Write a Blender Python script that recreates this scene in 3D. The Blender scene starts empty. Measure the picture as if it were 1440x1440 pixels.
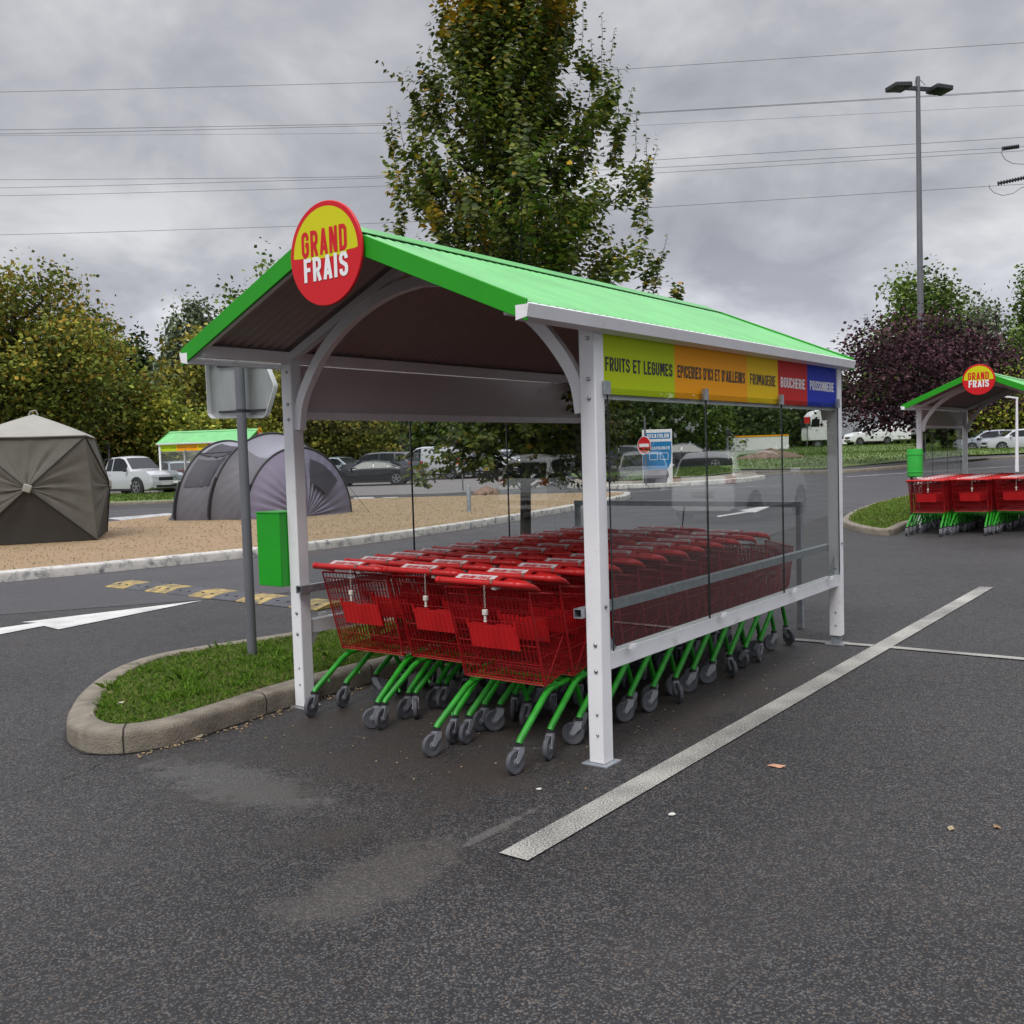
import bpy, math, random
import numpy as np
from mathutils import Matrix, Vector
from math import radians as R, sin, cos, pi, sqrt, atan2

random.seed(7)
scene = bpy.context.scene
col = scene.collection

# ------------------------------------------------------------------ camera
F, EYE = 1389.0, 1.65
cam_d = bpy.data.cameras.new("camera")
cam_d.sensor_width = 36; cam_d.lens = 36 * F / 1440
cam_d.clip_start = 0.05; cam_d.clip_end = 3000
cam = bpy.data.objects.new("camera", cam_d); col.objects.link(cam)
CM = Matrix.Rotation(R(90 - 3.3), 3, 'X') @ Matrix.Rotation(R(-1.76), 3, 'Z')
cam.matrix_world = Matrix.Translation((0, 0, EYE)) @ CM.to_4x4()
scene.camera = cam

def sm(a, b, x):
    t = min(1, max(0, (x - a) / (b - a))); return t * t * (3 - 2 * t)
def gz(x, y):                         # height of the gently rising ground
    return (.010 + .010 * sm(0, 15, x)) * max(0, min(y, 60) - 18)
def ray(u, v):
    return CM @ Vector(((u - 720) / F, -(v - 720) / F, -1))
def G(u, v, h=0):                     # photograph position -> point on the ground
    d = ray(u, v); z = h
    for i in range(60):
        t = (z - EYE) / min(d.z, -1e-4); P = Vector((0, 0, EYE)) + d * t
        if P.y > 150: P = d * (150 / d.y) + Vector((0, 0, EYE))
        z = .5 * z + .5 * (gz(P.x, P.y) + h)
    P.z = gz(P.x, P.y) + h
    return P
def AY(u, v, Y):                      # point at distance Y
    d = ray(u, v); return Vector((0, 0, EYE)) + d * (Y / d.y)

# ------------------------------------------------------------------ materials
def lin(c):
    return tuple(((x / 255) / 12.92 if x / 255 <= .04045 else ((x / 255 + .055) / 1.055) ** 2.4) for x in c) + (1,)
def mat(name, rgb, rough=.5, metal=0, spec=.5, var=0, scale=8, bump=0, bscale=60, coat=0, attr=None, trans=0, rvar=0, dirt=None, dscale=3, dlo=.55, dhi=.75, stretch=None):
    m = bpy.data.materials.new(name); m.use_nodes = True
    n = m.node_tree.nodes; l = m.node_tree.links
    b = n['Principled BSDF']
    c = rgb if len(rgb) == 4 else tuple(rgb) + (1,)
    b.inputs['Base Color'].default_value = c
    b.inputs['Roughness'].default_value = rough
    b.inputs['Metallic'].default_value = metal
    b.inputs['Specular IOR Level'].default_value = spec
    b.inputs['Coat Weight'].default_value = coat
    b.inputs['Coat Roughness'].default_value = .08
    tc = n.new('ShaderNodeTexCoord')
    vec = tc.outputs['Object']
    if stretch:
        mp = n.new('ShaderNodeMapping'); mp.inputs['Scale'].default_value = stretch
        l.new(vec, mp.inputs[0]); vec = mp.outputs[0]
    cur = None
    if var:
        nz = n.new('ShaderNodeTexNoise'); nz.inputs['Scale'].default_value = scale; nz.inputs['Detail'].default_value = 6
        l.new(vec, nz.inputs['Vector'])
        mr = n.new('ShaderNodeMapRange'); mr.inputs[1].default_value = .3; mr.inputs[2].default_value = .7
        mr.inputs[3].default_value = 1 - var; mr.inputs[4].default_value = 1 + var
        l.new(nz.outputs[0], mr.inputs[0])
        vm = n.new('ShaderNodeVectorMath'); vm.operation = 'SCALE'; vm.inputs[0].default_value = c[:3]
        l.new(mr.outputs[0], vm.inputs['Scale']); cur = vm.outputs[0]
        if rvar:
            m2 = n.new('ShaderNodeMapRange'); m2.inputs[3].default_value = rough - rvar; m2.inputs[4].default_value = rough + rvar
            l.new(nz.outputs[0], m2.inputs[0]); l.new(m2.outputs[0], b.inputs['Roughness'])
    if dirt:
        nz = n.new('ShaderNodeTexNoise'); nz.inputs['Scale'].default_value = dscale; nz.inputs['Detail'].default_value = 8; nz.inputs['Roughness'].default_value = .65
        l.new(tc.outputs['Object'], nz.inputs['Vector'])
        mr = n.new('ShaderNodeMapRange'); mr.inputs[1].default_value = dlo; mr.inputs[2].default_value = dhi
        l.new(nz.outputs[0], mr.inputs[0])
        mx = n.new('ShaderNodeMix'); mx.data_type = 'RGBA'
        l.new(mr.outputs[0], mx.inputs[0])
        if cur: l.new(cur, mx.inputs[6])
        else: mx.inputs[6].default_value = c
        mx.inputs[7].default_value = tuple(dirt[:3]) + (1,)
        cur = mx.outputs[2]
    if attr:
        at = n.new('ShaderNodeAttribute'); at.attribute_name = attr
        cur = at.outputs['Color']
    if cur: l.new(cur, b.inputs['Base Color'])
    if bump:
        nz = n.new('ShaderNodeTexNoise'); nz.inputs['Scale'].default_value = bscale; nz.inputs['Detail'].default_value = 5
        l.new(vec, nz.inputs['Vector'])
        bp = n.new('ShaderNodeBump'); bp.inputs['Strength'].default_value = bump; bp.inputs['Distance'].default_value = .02
        l.new(nz.outputs[0], bp.inputs['Height']); l.new(bp.outputs[0], b.inputs['Normal'])
    if trans:
        out = n['Material Output']
        ts = n.new('ShaderNodeBsdfTranslucent'); ms = n.new('ShaderNodeMixShader'); ms.inputs[0].default_value = trans
        if cur: l.new(cur, ts.inputs[0])
        else: ts.inputs[0].default_value = c
        l.new(b.outputs[0], ms.inputs[1]); l.new(ts.outputs[0], ms.inputs[2]); l.new(ms.outputs[0], out.inputs[0])
    return m

def glass_mat(name, tint=(.93, .96, .95), ior=1.5, rough=0.0):
    m = bpy.data.materials.new(name); m.use_nodes = True
    n = m.node_tree.nodes; l = m.node_tree.links; n.remove(n['Principled BSDF'])
    t = n.new('ShaderNodeBsdfTransparent'); t.inputs[0].default_value = tint + (1,)
    g = n.new('ShaderNodeBsdfGlossy'); g.inputs['Roughness'].default_value = rough
    f = n.new('ShaderNodeFresnel'); ge = n.new('ShaderNodeNewGeometry')   # thin pane: same reflectance from both faces
    mr = n.new('ShaderNodeMapRange'); mr.inputs[3].default_value = ior; mr.inputs[4].default_value = 1 / ior
    l.new(ge.outputs['Backfacing'], mr.inputs[0]); l.new(mr.outputs[0], f.inputs[0])
    x = n.new('ShaderNodeMixShader')
    l.new(f.outputs[0], x.inputs[0]); l.new(t.outputs[0], x.inputs[1]); l.new(g.outputs[0], x.inputs[2])
    l.new(x.outputs[0], n['Material Output'].inputs[0])
    return m

M = {}
M['white'] = mat('white_powder_coat', (.80, .80, .815), .42, var=.04, scale=5, dirt=(.40, .38, .34), dscale=7, dlo=.60, dhi=.88)
M['galv'] = mat('galvanized_steel', (.34, .37, .40), .42, metal=.55, var=.22, scale=22, rvar=.12)
M['galv_dull'] = mat('dull_zinc', (.30, .32, .35), .55, metal=.3, var=.2, scale=10)
M['roof'] = mat('green_roof_sheet', (.145, .47, .155), .42, var=.08, scale=3, dirt=(.105, .34, .12), dscale=2.5, dlo=.45, dhi=.8, stretch=(1, .15, 1))
M['roof_in'] = mat('brown_roof_underside', (.34, .275, .255), .6)
M['fascia'] = mat('green_fascia', (.018, .30, .010), .5, spec=.3, var=.05, scale=4, dirt=(.014, .22, .01), dscale=7, dlo=.6, dhi=.9)
M['greenbox'] = mat('green_box_paint', (.008, .34, .010), .35, var=.03)
M['banner_back'] = mat('banner_back_laminate', (.62, .57, .58), .12, spec=.6, var=.04, scale=2)
M['yg'] = mat('lime_banner', (.50, .63, .006), .55, spec=.18)
M['or'] = mat('orange_banner', (.92, .37, .005), .55, spec=.18)
M['ye'] = mat('yellow_banner', (.82, .53, .005), .55, spec=.18)
M['re'] = mat('red_banner', (.56, .02, .02), .55, spec=.18)
M['bl'] = mat('blue_banner', (.015, .035, .42), .55, spec=.18)
M['ink'] = mat('black_lettering', (.012, .012, .012), .5)
M['paper'] = mat('white_lettering', (.82, .82, .82), .4)
M['signred'] = mat('sign_red', (.60, .012, .018), .4, spec=.3)
M['signyel'] = mat('sign_yellow', (.62, .60, .004), .4, spec=.3)
M['glass'] = glass_mat('clear_pane', (.94, .96, .95), 1.56)
M['edge'] = mat('dark_glass_edge', (.012, .02, .02), .2)
M['steel'] = mat('bolt_steel', (.35, .35, .37), .35, metal=.9)
M['wire'] = mat('red_cart_coating', (.30, .004, .007), .36, var=.2, scale=6)
M['redpl'] = mat('red_cart_plastic', (.47, .010, .010), .42, var=.14, scale=9)
M['flap'] = mat('red_child_seat_plastic', (.56, .010, .013), .5, var=.08, scale=8)
M['label'] = mat('white_handle_label', (.60, .56, .56), .5, var=.15, scale=30)
M['legs'] = mat('green_cart_paint', (.016, .26, .014), .38, var=.2, scale=14)
M['fork'] = mat('grey_caster_fork', (.30, .31, .34), .4, var=.1, scale=30, metal=.2)
M['tyre'] = mat('grey_caster_tyre', (.085, .088, .10), .7, var=.2, scale=20)
M['hub'] = mat('caster_hub', (.16, .165, .185), .5)
M['black'] = mat('black_rubber', (.018, .018, .02), .6)
M['chain'] = mat('chain_metal', (.45, .42, .36), .35, metal=.7)
M['lock'] = mat('cream_coin_lock', (.60, .57, .50), .45)
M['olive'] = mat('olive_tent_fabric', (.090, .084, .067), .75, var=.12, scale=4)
M['olive_d'] = mat('olive_tent_shade_and_seam', (.036, .032, .027), .75, var=.1, scale=4)  # same olive fabric with the lower panel's shade painted in; seams share it
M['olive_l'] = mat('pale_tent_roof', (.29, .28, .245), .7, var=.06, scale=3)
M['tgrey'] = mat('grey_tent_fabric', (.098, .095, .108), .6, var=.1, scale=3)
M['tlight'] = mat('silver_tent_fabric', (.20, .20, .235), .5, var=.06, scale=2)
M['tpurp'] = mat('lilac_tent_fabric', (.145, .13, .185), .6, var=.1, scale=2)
M['tdark'] = mat('tent_mesh_window', (.028, .026, .035), .6)
M['bark'] = mat('bark', (.045, .038, .032), .9, var=.35, scale=9, bump=.6, bscale=25)
M['tin'] = mat('sign_back_metal', (.34, .36, .35), .38, metal=.6, var=.15, scale=4, stretch=(3, 3, .7), rvar=.1)
M['leaf'] = mat('leaves', (.05, .08, .02), .5, spec=.35, attr='tint', trans=.30)
M['leafbg'] = mat('far_leaves', (.05, .08, .02), .7, spec=.15, attr='tint', trans=.22)
M['blade'] = mat('grass_blades', (.05, .1, .02), .6, spec=.2, attr='tint', trans=.35)
M['tank'] = mat('lamp_dark', (.025, .025, .03), .5)
M['mast'] = mat('mast_grey', (.13, .135, .15), .5, var=.1, scale=3)
M['cable'] = mat('cable', (.09, .09, .10), .6)

# ------------------------------------------------------------------ mesh helper
def unit(v): return v.normalized() if v.length > 1e-9 else Vector((0, 0, 1))
class MB:
    def __init__(s): s.v = []; s.f = []
    def add(s, vs, fs):
        o = len(s.v); s.v += [tuple(p) for p in vs]; s.f += [tuple(i + o for i in f) for f in fs]; return s
    def box(s, c, d, rot=None):
        x, y, z = d[0] / 2, d[1] / 2, d[2] / 2
        vs = [Vector(p) for p in ((-x, -y, -z), (x, -y, -z), (x, y, -z), (-x, y, -z), (-x, -y, z), (x, -y, z), (x, y, z), (-x, y, z))]
        if rot is not None: vs = [rot @ p for p in vs]
        c = Vector(c)
        return s.add([p + c for p in vs], [(0, 3, 2, 1), (4, 5, 6, 7), (0, 1, 5, 4), (1, 2, 6, 5), (2, 3, 7, 6), (3, 0, 4, 7)])
    def beam(s, a, b, w, h, up=(0, 0, 1)):
        a = Vector(a); b = Vector(b); d = unit(b - a); sd = unit(d.cross(Vector(up))); u = sd.cross(d)
        vs = [p + sd * (w / 2 * i) + u * (h / 2 * j) for p in (a, b) for i, j in ((-1, -1), (1, -1), (1, 1), (-1, 1))]
        return s.add(vs, [(0, 1, 2, 3), (7, 6, 5, 4), (0, 4, 5, 1), (1, 5, 6, 2), (2, 6, 7, 3), (3, 7, 4, 0)])
    def tube(s, path, r, n=8, closed=False, cap=True):
        P = [Vector(p) for p in path]; m = len(P)
        rs = r if isinstance(r, (list, tuple)) else [r] * m
        ref = None; vs = []
        for i in range(m):
            if closed: d = unit(P[(i + 1) % m] - P[i - 1])
            else: d = unit(P[min(i + 1, m - 1)] - P[max(i - 1, 0)])
            if ref is None:
                ref = Vector((0, 0, 1)) if abs(d.z) < .9 else Vector((1, 0, 0))
            a = unit(ref - d * ref.dot(d)); b = d.cross(a); ref = a
            off = pi / 4 if n == 4 else 0
            for k in range(n):
                t = 2 * pi * k / n + off; vs.append(P[i] + (a * cos(t) + b * sin(t)) * rs[i])
        fs = []
        for i in range(m if closed else m - 1):
            j = (i + 1) % m
            for k in range(n):
                fs.append((i * n + k, i * n + (k + 1) % n, j * n + (k + 1) % n, j * n + k))
        if cap and not closed:
            fs.append(tuple(range(n - 1, -1, -1))); fs.append(tuple((m - 1) * n + k for k in range(n)))
        return s.add(vs, fs)
    def cyl(s, a, b, r, n=16, r2=None): return s.tube([a, b], [r, r if r2 is None else r2], n)
    def lathe(s, prof, n=24, axis='Z', c=(0, 0, 0)):   # prof: (radius, height)
        vs = []; c = Vector(c)
        for r_, h in prof:
            for k in range(n):
                t = 2 * pi * k / n; p = (r_ * cos(t), r_ * sin(t), h)
                if axis == 'Y': p = (p[0], h, p[1])
                if axis == 'X': p = (h, p[0], p[1])
                vs.append(Vector(p) + c)
        fs = [(i * n + k, i * n + (k + 1) % n, (i + 1) * n + (k + 1) % n, (i + 1) * n + k) for i in range(len(prof) - 1) for k in range(n)]
        fs += [tuple(range(n - 1, -1, -1)), tuple((len(prof) - 1) * n + k for k in range(n))]
        return s.add(vs, fs)
    def prism(s, poly, a, b, fn=None):   # poly 2D, extruded from a to b; fn maps (x,y,h) to 3D
        fn = fn or (lambda x, y, h: (x, y, h)); n = len(poly)
        vs = [fn(x, y, a) for x, y in poly] + [fn(x, y, b) for x, y in poly]
        return s.add(vs, [tuple(range(n - 1, -1, -1)), tuple(range(n, 2 * n))] + [(i, (i + 1) % n, n + (i + 1) % n, n + i) for i in range(n)])
    def grid(s, rows):
        n = len(rows[0]); vs = [p for r_ in rows for p in r_]
        return s.add(vs, [(i * n + k, i * n + k + 1, (i + 1) * n + k + 1, (i + 1) * n + k) for i in range(len(rows) - 1) for k in range(n - 1)])
    def build(s, name, m, parent=None, angle=35, bevel=0, fix=True, loc=None):
        me = bpy.data.meshes.new(name); me.from_pydata(s.v, [], s.f)
        me.materials.append(m)
        if fix:
            import bmesh
            bm = bmesh.new(); bm.from_mesh(me); bmesh.ops.recalc_face_normals(bm, faces=bm.faces); bm.to_mesh(me); bm.free()
        if angle:
            me.polygons.foreach_set('use_smooth', [True] * len(me.polygons)); me.set_sharp_from_angle(angle=R(angle))
        o = bpy.data.objects.new(name, me); col.objects.link(o)
        if parent is not None: o.parent = parent
        if loc is not None: o.location = loc
        if bevel:
            bv = o.modifiers.new('bevel', 'BEVEL'); bv.width = bevel; bv.segments = 2; bv.limit_method = 'ANGLE'
        return o

def tag(o, label=None, cat=None, group=None, kind=None):
    if label: o['label'] = label
    if cat: o['category'] = cat
    if group: o['group'] = group
    if kind: o['kind'] = kind
    return o
def thing(name, label, cat, loc=(0, 0, 0), rz=0, group=None):
    o = bpy.data.objects.new(name, None); col.objects.link(o); o.empty_display_size = .2
    o.location = loc; o.rotation_euler = (0, 0, rz)
    return tag(o, label, cat, group)
def kids(o): return [c for c in o.children]
def dup(root, loc=None, rz=None, label=None, group=None, parent=None, sc=None):
    c = root.copy(); col.objects.link(c); c.parent = parent
    if parent is not None: c.matrix_parent_inverse = root.matrix_parent_inverse.copy()
    if loc is not None: c.location = loc
    if rz is not None: c.rotation_euler = (0, 0, rz)
    if sc is not None: c.scale = sc
    if label: c['label'] = label
    if group: c['group'] = group
    for ch in kids(root): dup(ch, parent=c)
    return c
def struct(name, mb, m, **k):
    o = mb.build(name, m, **k); o['kind'] = 'structure'; return o

# ------------------------------------------------------------------ lettering (own condensed stroke glyphs)
def arc(cx, cy, rx, ry, a0, a1, n=5):
    return [(cx + rx * cos(R(a0 + (a1 - a0) * i / n)), cy + ry * sin(R(a0 + (a1 - a0) * i / n))) for i in range(n + 1)]
# every glyph lives in a box of width w and height 1, strokes of half-width t centred on the lines
def glyphs(t):
    a = t; W = .46; r = min(.17, (W - 2 * t) / 2 + .016); x0, x1 = a, W - a; y0, y1 = a, 1 - a; m = .52
    g = {}
    g['I'] = (2 * a, [[(a, 0), (a, 1)]])
    g['L'] = (W * .88, [[(a, 0), (a, 1)], [(2 * a, a), (W * .88, a)]])
    g['E'] = (W * .9, [[(a, 0), (a, 1)], [(2 * a, a), (W * .9, a)], [(2 * a, 1 - a), (W * .9, 1 - a)], [(2 * a, m), (W * .82, m)]])
    g['F'] = (W * .88, [[(a, 0), (a, 1)], [(2 * a, 1 - a), (W * .88, 1 - a)], [(2 * a, m), (W * .8, m)]])
    g['T'] = (W * .95, [[(0, 1 - a), (W * .95, 1 - a)], [(W * .475, 0), (W * .475, 1 - 2 * a)]])
    g['H'] = (W, [[(a, 0), (a, 1)], [(x1, 0), (x1, 1)], [(2 * a, m), (x1 - a, m)]])
    g['U'] = (W, [[(x0, 1), (x0, r + a)] + arc(x0 + r - .02, r + a, r - .02, r, 180, 270) + arc(x1 - r + .02, r + a, r - .02, r, 270, 360) + [(x1, 1)]])
    O = [(x0, .5), (x0, r + a)] + arc(x0 + r - .02, r + a, r - .02, r, 180, 270) + arc(x1 - r + .02, r + a, r - .02, r, 270, 360) + arc(x1 - r + .02, 1 - a - r, r - .02, r, 0, 90) + arc(x0 + r - .02, 1 - a - r, r - .02, r, 90, 180) + [(x0, .5)]
    g['O'] = (W, [O])
    C = [(x1, .34)] + arc(x1 - r + .02, r + a, r - .02, r, 360, 270) + arc(x0 + r - .02, r + a, r - .02, r, 270, 180) + arc(x0 + r - .02, 1 - a - r, r - .02, r, 180, 90) + arc(x1 - r + .02, 1 - a - r, r - .02, r, 90, 0) + [(x1, .66)]
    g['C'] = (W, [C])
    g['G'] = (W, [[(x1, .5 - a), (x1, .34)] + C[1:], [(W * .52, .5), (W, .5)]])
    S = [(x0, .30)] + arc(x0 + r - .02, r + a, r - .02, r, 180, 270) + arc(x1 - r + .02, r + a, r - .02, r, 270, 360) + [(x1, .36), (x1 - .03, .44), (x0 + .03, .60), (x0, .68)] + arc(x0 + r - .02, 1 - a - r, r - .02, r, 180, 90) + arc(x1 - r + .02, 1 - a - r, r - .02, r, 90, 0) + [(x1, .70)]
    g['S'] = (W, [S])
    P = [(2 * a, 1 - a)] + arc(x1 - r, 1 - a - r, r, r, 90, 0) + arc(x1 - r, .46 + r, r, r, 0, -90) + [(2 * a, .46)]
    g['P'] = (W, [[(a, 0), (a, 1)], P])
    g['R'] = (W, [[(a, 0), (a, 1)], P, [(W * .55, .46 - a), (x1 + .01, 0)]])
    g['B'] = (W, [[(a, 0), (a, 1)], P[:-1] + [(2 * a, .5)], [(2 * a, a)] + arc(x1 - r, a + r, r, r, -90, 0) + arc(x1 - r, .44 - r + .04, r, r, 0, 60)])
    g['D'] = (W, [[(a, 0), (a, 1)], [(2 * a, 1 - a)] + arc(x1 - r, 1 - a - r, r, r, 90, 0) + arc(x1 - r, a + r, r, r, 0, -90) + [(2 * a, a)]])
    g['A'] = (W * 1.05, [[(a * .9, 0), (W * .52, 1)], [(W * 1.05 - a * .9, 0), (W * .53, 1)], [(W * .3, .26), (W * .78, .26)]])
    g['M'] = (W * 1.3, [[(a, 0), (a, 1)], [(W * 1.3 - a, 0), (W * 1.3 - a, 1)], [(2 * a, .96), (W * .65, .3)], [(W * 1.3 - 2 * a, .96), (W * .65, .3)]])
    g['N'] = (W * 1.05, [[(a, 0), (a, 1)], [(W * 1.05 - a, 0), (W * 1.05 - a, 1)], [(1.6 * a, .95), (W * 1.05 - 1.6 * a, .05)]])
    g["'"] = (2 * a, [[(a, .72), (a, 1)]])
    g['.'] = (2 * a, [[(a, 0), (a, 2 * a)]])
    g['-'] = (.3, [[(.02, .45), (.28, .45)]])
    g[' '] = (.2, [])
    return g
GL = {}
def text_mb(txt, height, fit=None, t=.07, gap=.09, lift=.0002):
    """flat glyph strokes in XY plane, x to the right from 0, y up from 0; returns MB (z up)"""
    if t not in GL: GL[t] = glyphs(t)
    mb = MB(); x = 0; k = 0; pieces = []
    for ch in txt:
        w, sts = GL[t][ch]
        for st in sts:
            pieces.append([(x + p[0], p[1]) for p in st])
        x += w + gap
    x -= gap
    sx = (fit / x) if fit else height
    for st in pieces:
        n = len(st); Lp = []; Rp = []
        P = [Vector(p) for p in st]
        Q = [P[0]]
        for p in P[1:]:
            if (p - Q[-1]).length > 1e-4: Q.append(p)
        P = Q; n = len(P)
        for i in range(n):
            d0 = (P[i] - P[i - 1]).normalized() if i > 0 else (P[1] - P[0]).normalized()
            d1 = (P[i + 1] - P[i]).normalized() if i < n - 1 else d0
            if (P[0] - P[-1]).length < 1e-3 and n > 3 and i in (0, n - 1):
                d0 = (P[-1] - P[-2]).normalized(); d1 = (P[1] - P[0]).normalized()
            dd = (d0 + d1).normalized(); nn = Vector((-dd.y, dd.x)); sc_ = t / max(.5, dd.dot(d0))
            Lp.append(P[i] + nn * sc_); Rp.append(P[i] - nn * sc_)
        z = lift * (k % 5); k += 1
        mb.grid([[(p.x * sx, p.y * height, z) for p in Lp], [(p.x * sx, p.y * height, z) for p in Rp]])
    return mb
def place_text(parent, name, m, txt, height, fit, origin, ax, up, t=.07, gap=.09):
    mb = text_mb(txt, height, fit, t, gap)
    ax = Vector(ax); up = Vector(up); nn = ax.cross(up); o = Vector(origin)
    mb.v = [tuple(o + ax * v[0] + up * v[1] + nn * v[2]) for v in mb.v]
    return mb.build(name, m, parent, angle=0, fix=False)

# ------------------------------------------------------------------ shelter
D1 = Vector((.602, .799, 0)); D2 = Vector((-.799, .602, 0)); SA = atan2(.799, .602)
ORG = Vector((.437, 5.181, 0)); SW, SL = 2.346, 3.715
def SF(s, t, z=0): return ORG + D1 * s + D2 * t + Vector((0, 0, z))

def make_shelter(label, bigtext=True):
    T = thing('trolley_shelter', label, 'trolley shelter', ORG, SA, 'trolley shelters in the car park')
    PH = 2.30
    for i, (x, y) in enumerate(((0, 0), (0, SW), (SL, 0), (SL, SW))):
        z0 = .006 if x == 0 else .07
        p = MB().box((x, y, (PH + z0) / 2), (.092, .096, PH - z0)).build('post', M['white'], T, bevel=.006)
        if x: MB().box((x, y, .04), (.07, .07, .072)).build('foot', M['galv'], p)
        MB().box((x, y, .003), (.155, .155, .006)).build('base_plate', M['galv_dull'], p)
        for z in (.16, .27, .50, .64, 1.93, 2.03, 2.24, .84):
            r = .011 if z not in (.16, .27) else .007
            if z == .84:
                o = MB().lathe([(r, 0), (r, -.006), (r * .5, -.010)] if y == 0 else [(r, 0), (r, .006), (r * .5, .010)], 10, 'Y', (0, 0, 0)).build('bolt', M['steel'], p, loc=(x, y + (-.048 if y == 0 else .048), z))
            else: MB().lathe([(r, 0), (r, -.006), (r * .5, -.010)], 10, 'X', (0, 0, 0)).build('bolt', M['steel'], p, loc=(x - .046, y - .01, z))
    for y in (0, SW):
        a = MB().beam((.0462, y, .535), (SL - .0462, y, .535), .06, .095).build('bottom_rail', M['white'], T, bevel=.005)
        for sx in (.0465, SL - .0465):
            d = 1 if sx < 1 else -1
            MB().prism([(0, .35), (d * .10, .485), (0, .485)] if y else [(0, .585), (d * .13, .585), (0, .74)], y - .004, y + .004, lambda px, pz, h, sx=sx: (sx + px, h, pz)).build('gusset', M['white'] if y else M['galv'], a)
        yi = y + (.075 if y == 0 else -.075)
        g = MB()
        for (w_, h_, dz, dy) in ((.004, .05, 0, -.023), (.004, .05, 0, .023), (.042, .004, .023, 0), (.042, .004, -.023, 0)):
            g.box((SL / 2 - .02, yi + dy, .805 + dz), (SL + .12, w_, h_))
        g.build('guard_rail', M['galv'], T)
        # eave beam and gutter
        MB().beam((-.70, y, PH + .035), (SL + .08, y, PH + .035), .07, .07).build('eave_beam', M['white'], T, bevel=.004)
        yo = -.10 if y == 0 else SW + .10
        so = -1 if y == 0 else 1
        gp = [(0, 0), (.062 * so, .012), (.075 * so, .070), (.068 * so, .076), (.056 * so, .02), (0, .008)]
        gm = MB().prism([(yo - so * .03 + p[0], 2.262 + p[1]) for p in gp], -.745, SL + .11, lambda px, pz, h: (h, px, pz))
        for xe in (-.745, SL + .11):
            gm.prism([(yo - so * .03, 2.262), (yo + .032 * so, 2.274), (yo + .045 * so, 2.33), (yo - so * .03, 2.33)], xe - .002, xe + .002, lambda px, pz, h: (h, px, pz))
        gm.build('gutter', M['white'], T, angle=30)
    # side glass, three panes a side, each slightly outside the frame
    cl = [.045, 1.205, 2.425, 3.62]
    for y, so in ((-.062, -1), (SW + .062, 1)):
        for i in range(3):
            x0, x1 = cl[i] + .006, cl[i + 1] - .006
            gl = MB().box(((x0 + x1) / 2, y, 1.29), (x1 - x0, .008, 1.39)).build('glass_pane', M['glass'], T, angle=0)
            for xe in (x0 - .002, x1 + .002): MB().box((xe, y, 1.29), (.003, .0085, 1.39)).build('pane_edge', M['edge'], gl, angle=0)
        for i, x in enumerate(cl):
            MB().box((x, y, 1.985), (.045, .022, .07)).build('glass_clamp', M['galv'], T)
            MB().box((x + (.2 if i < 3 else -.2), y, .59), (.06, .02, .022)).build('glass_clip', M['white'], T)
    # banners: five coloured boards, lettered on the outside
    bd = [(.052, .862, 'yg', 'ink', 'FRUITS ET LEGUMES'), (.862, 1.90, 'or', 'ink', "EPICERIES D'ICI ET D'AILLEURS"), (1.90, 2.44, 'ye', 'ink', 'FROMAGERIE'), (2.44, 3.02, 're', 'paper', 'BOUCHERIE'), (3.02, 3.665, 'bl', 'paper', 'POISSONNERIE')]
    for y, so in ((-.028, -1), (SW + .028, 1)):
        for x0, x1, cm, tm, tx in bd:
            if so < 0: a0, a1, ax, st = x0, x1, (1, 0, 0), x0
            else: a0, a1, ax = SL - x1, SL - x0, (-1, 0, 0); st = a1
            if so > 0: ax = (-1, 0, 0)
            p = MB().box(((a0 + a1) / 2, y, 2.118), (a1 - a0, .010, .325)).build('banner_panel', M[cm], T, angle=0)
            # text fills almost the whole board width
            w = x1 - x0; pad = .035 if w > .9 else (.05 if w < .6 else .055)
            if tx == 'FRUITS ET LEGUMES': pad = .03
            px_ = st + pad if so < 0 else st - pad
            place_text(p, 'lettering', M[tm], tx, .074, w - 2 * pad, (px_, y + so * .0062, 2.078), ax, (0, 0, 1), t=.082 if w > .6 else .075)
        bk = MB().box((SL / 2 - .0, y - so * .0085, 2.12), (SL - .1, .006, .345)).build('banner_backing', M['banner_back'], T, angle=0)
        MB().beam((.05, y - so * .022, 1.955), (SL - .05, y - so * .022, 1.955), .02, .05).build('banner_rail', M['white'], T)
    # roof: corrugated sheet with ribs down the slope
    s0, s1 = -.73, SL + .10; ty = SW / 2; zr, ze = 2.90, 2.335
    pitch = .0755; n = int((s1 - s0) / pitch * 8)
    for sd in (-1, 1):
        rows = []
        for j, f in enumerate((0, .5, 1)):
            y = ty + sd * (ty + .125) * f; z = zr + (ze - zr) * f
            rows.append([(s0 + (s1 - s0) * i / n, y, z + .009 * max(-.7, min(.7, sin(2 * pi * (s1 - s0) * i / n / pitch))) / .7) for i in range(n + 1)])
        MB().grid(rows).build('roof_sheet', M['roof'], T, angle=60, fix=False)
        rows2 = [[(p[0], p[1], p[2] - .004) for p in r_] for r_ in rows]
        MB().grid(rows2).build('roof_lining', M['roof_in'], T, angle=60, fix=False)
        # ridge cap flank and gable fascias
        y1 = ty + sd * (ty + .13)
        for xx, nm in ((s0 - .004, 'fascia'), (s1 + .004, 'fascia')):
            MB().prism([(ty, zr + .022), (y1, ze + .020), (y1, ze - .082), (ty, zr - .09)], xx - .012, xx + .004 if xx < 0 else xx + .012, lambda a, b, h: (h, a, b)).build('fascia', M['fascia'], T, bevel=.003)
        # rafters of the two frames + middle, and the overhang edge
        for xx in (0, SL):
            ra = MB().beam((xx, ty + sd * .01, zr - .06), (xx, ty + sd * (ty - .0), ze - .06 + .055), .05, .06, up=(1, 0, 0)).build('rafter', M['white'], T)
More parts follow.
